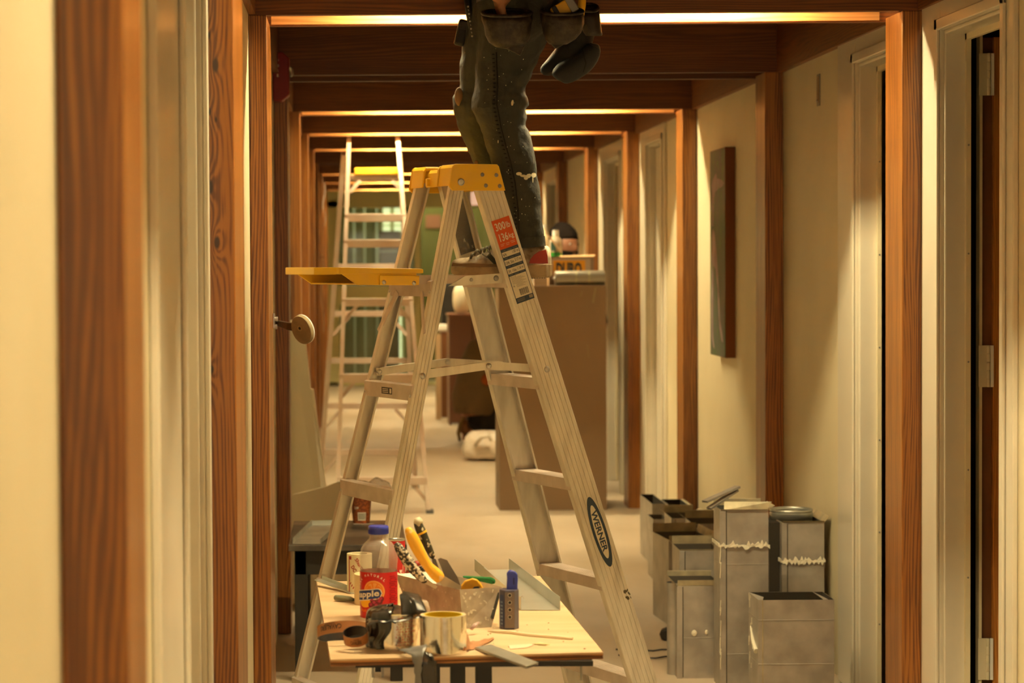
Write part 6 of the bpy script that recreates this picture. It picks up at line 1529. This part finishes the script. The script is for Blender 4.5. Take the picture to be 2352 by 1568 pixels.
# ------------------------------------------------------------------ far middle: cabinets, ribbed bundle, bag, sign
Yk = 22.3
rb_ = mat('reddish brown laminate', (.155, .068, .040), .45)
x0, x1 = at(1027, 0, Yk).x, at(1140, 0, Yk).x; zt_ = at(0, 733, Yk).z
cb = thing('brown_cabinet', 'reddish brown cabinet with a cream ribbed bundle on top', 'cabinet', V(((x0+x1)/2, Yk+.25, 0)))
MB().box(x0, x1, Yk, Yk+.02, .02, zt_).build('front_panel', rb_, parent=cb, bevel=.003); MB().box(x0, x0+.02, Yk+.02, Yk+.5, 0, zt_).build('side_panel', rb_, parent=cb); MB().box(x1-.02, x1, Yk+.02, Yk+.5, 0, zt_).build('side_panel', rb_, parent=cb)
MB().box(x0-.01, x1+.01, Yk-.01, Yk+.5, zt_-.001, zt_+.02).build('cabinet_top', rb_, parent=cb, bevel=.003)
MB().box(at(1080, 0, Yk).x, at(1082, 0, Yk).x, Yk-.003, Yk, .05, zt_-.03).build('door_gap', M['dark'], parent=cb)
c = V((at(1058, 0, Yk+.15).x, Yk+.2, zt_+.02)); rr = 20*Yk/5550; hh = (732-666)*Yk/5550
rbm = mat('cream quilted wrap', (.72, .62, .45), .7)
rb2 = thing('ribbed_bundle', 'cream ribbed round bundle standing on the brown cabinet', 'bundle', c)
mb = MB(); n = 60; rings = []
for i in range(13):
    th_ = pi*i/12; z = hh/2-hh/2*cos(th_); R0 = rr*1.05*max(.12, sin(th_))**.45
    rings.append([c+V((R0*(1+.035*cos(14*2*pi*k/n))*cos(2*pi*k/n), R0*(1+.035*cos(14*2*pi*k/n))*sin(2*pi*k/n), z)) for k in range(n)])
mb.loft(rings).build('wrap', rbm, parent=rb2, smooth=True)
MB().lathe(c+UZ*(hh*.97), [(.02, 0), (.018, .02), (.001, .022)], n=12).build('tie', rbm, parent=rb2, smooth=True)
Yk2 = 23.4
x0, x1 = at(1009, 0, Yk2).x, at(1026, 0, Yk2).x+.02; z2 = at(0, 772, Yk2).z
c2b = thing('dark_cabinet', 'narrow dark brown cabinet left of the reddish cabinet, white cloth on it', 'cabinet', V(((x0+x1)/2, Yk2+.2, 0)))
MB().box(x0, x1, Yk2, Yk2+.4, 0, z2).build('cabinet_body', M['brown_and_shade'], parent=c2b, bevel=.004); MB().box(x0-.0, x1, Yk2-.01, Yk2+.41, z2, z2+.015).build('cabinet_top', rb_, parent=c2b)
g = MB().box(at(998, 0, Yk2).x, at(1026, 0, Yk2).x, Yk2-.02, Yk2+.2, z2+.015, at(0, 752, Yk2).z)
tag(g.build('white_cloth', mat('white cloth', (.72, .66, .58), .8), bevel=.02, seg=3, disp=(.08, .02)), 'folded white cloth on the narrow dark cabinet', 'cloth')
g = MB().box(at(996, 0, 23.1).x, at(1008, 0, 23.1).x, 23.1, 23.15, 0, at(0, 774, 23.1).z)
tag(g.build('tan_board', mat('tan board', (.42, .28, .15), .6)), 'tan board on end left of the dark cabinet', 'board')
g = MB().box(at(1010, 0, 25).x, at(1055, 0, 25).x, 25, 25.4, 0, at(0, 655, 25).z)
tag(g.build('black_case', mat('black case', (.008, .007, .006), .6), bevel=.02), 'tall black case behind the reddish cabinet', 'case')
c = onz(1105, 1035, 0); pbg = thing('plastic_bag', 'white translucent plastic bag crumpled on the floor beside the kneeling man', 'bag', V((c.x, 18.45, 0)))
bagw = mat('white film', (.74, .64, .54), .25, bump=1.0, bscale=26, spec=.8, coat=.4)
rings = []
random.seed(8)
for z, rx, ry in ((0, .17, .12), (.05, .20, .15), (.12, .19, .14), (.19, .17, .11), (.23, .13, .07)):
    rings.append([V((at(1105, 0, 18.35).x+.03+rx*cos(2*pi*k/24)*(1+.14*sin(k*2.3+z*20)), 18.35+ry*sin(2*pi*k/24)*(1+.12*cos(k*3.1)), z+.012*sin(k*1.9))) for k in range(24)])
for r_ in rings:
    for p in r_:
        if p.z < .001: p.z = .001
MB().loft(rings).build('bag_body', bagw, parent=pbg, smooth=True, subsurf=1)
MB().tube([V((at(1085, 0, 18.2).x, 18.22, .12)), V((at(1100, 0, 18.2).x, 18.17, .19)), V((at(1118, 0, 18.2).x, 18.16, .20)), V((at(1122, 0, 18.2).x, 18.17, .16))], [.014, .02, .018, .010], n=10).build('knotted_handle', mat('white film fold', (.78, .70, .6), .3), parent=pbg, smooth=True)
Ye = 20.6
ex = thing('hanging_sign', 'small glowing white and pink box sign under the far beams', 'sign', at(1092, 455, Ye))
g = at(1082, 471, Ye); h_ = at(1108, 440, Ye)
zt2 = zb(5)
MB().box(g.x, h_.x, Ye, Ye+.06, g.z, h_.z).build('sign_box', mat('sign face', (.75, .5, .4), .5, emis=(1, .62, .42), es=.6), parent=ex, bevel=.01)
MB().box((g.x+h_.x)/2-.006, (g.x+h_.x)/2+.006, Ye+.02, Ye+.03, h_.z, 3.3).build('stem', M['steeld'], parent=ex)
for i, (px, p0_, p1_, Yw, lbl) in enumerate(((741, 415, 520, 22.2, 'small pale paper pinned on the far left post'), (741, 585, 762, 20.3, 'long pale curled paper hanging on the far left wall'))):
    a = at(px, p0_, Yw); b_ = at(px, p1_, Yw)
    strip_ = []
    mb = MB(); rows = 10
    vs = []
    for r_ in range(rows+1):
        z = a.z+(b_.z-a.z)*r_/rows; xx = .012*sin(r_*.9)+.012
        for yy in (0, .2): vs.append(V((-.245+xx, Yw+yy-.1, z)))
    mb.add(vs, [(2*r_, 2*r_+1, 2*r_+3, 2*r_+2) for r_ in range(rows)])
    tag(mb.build('wall_paper_sheet', mat('pale paper', (.66, .6, .5), .7), solid=.001, smooth=True), lbl, 'paper')
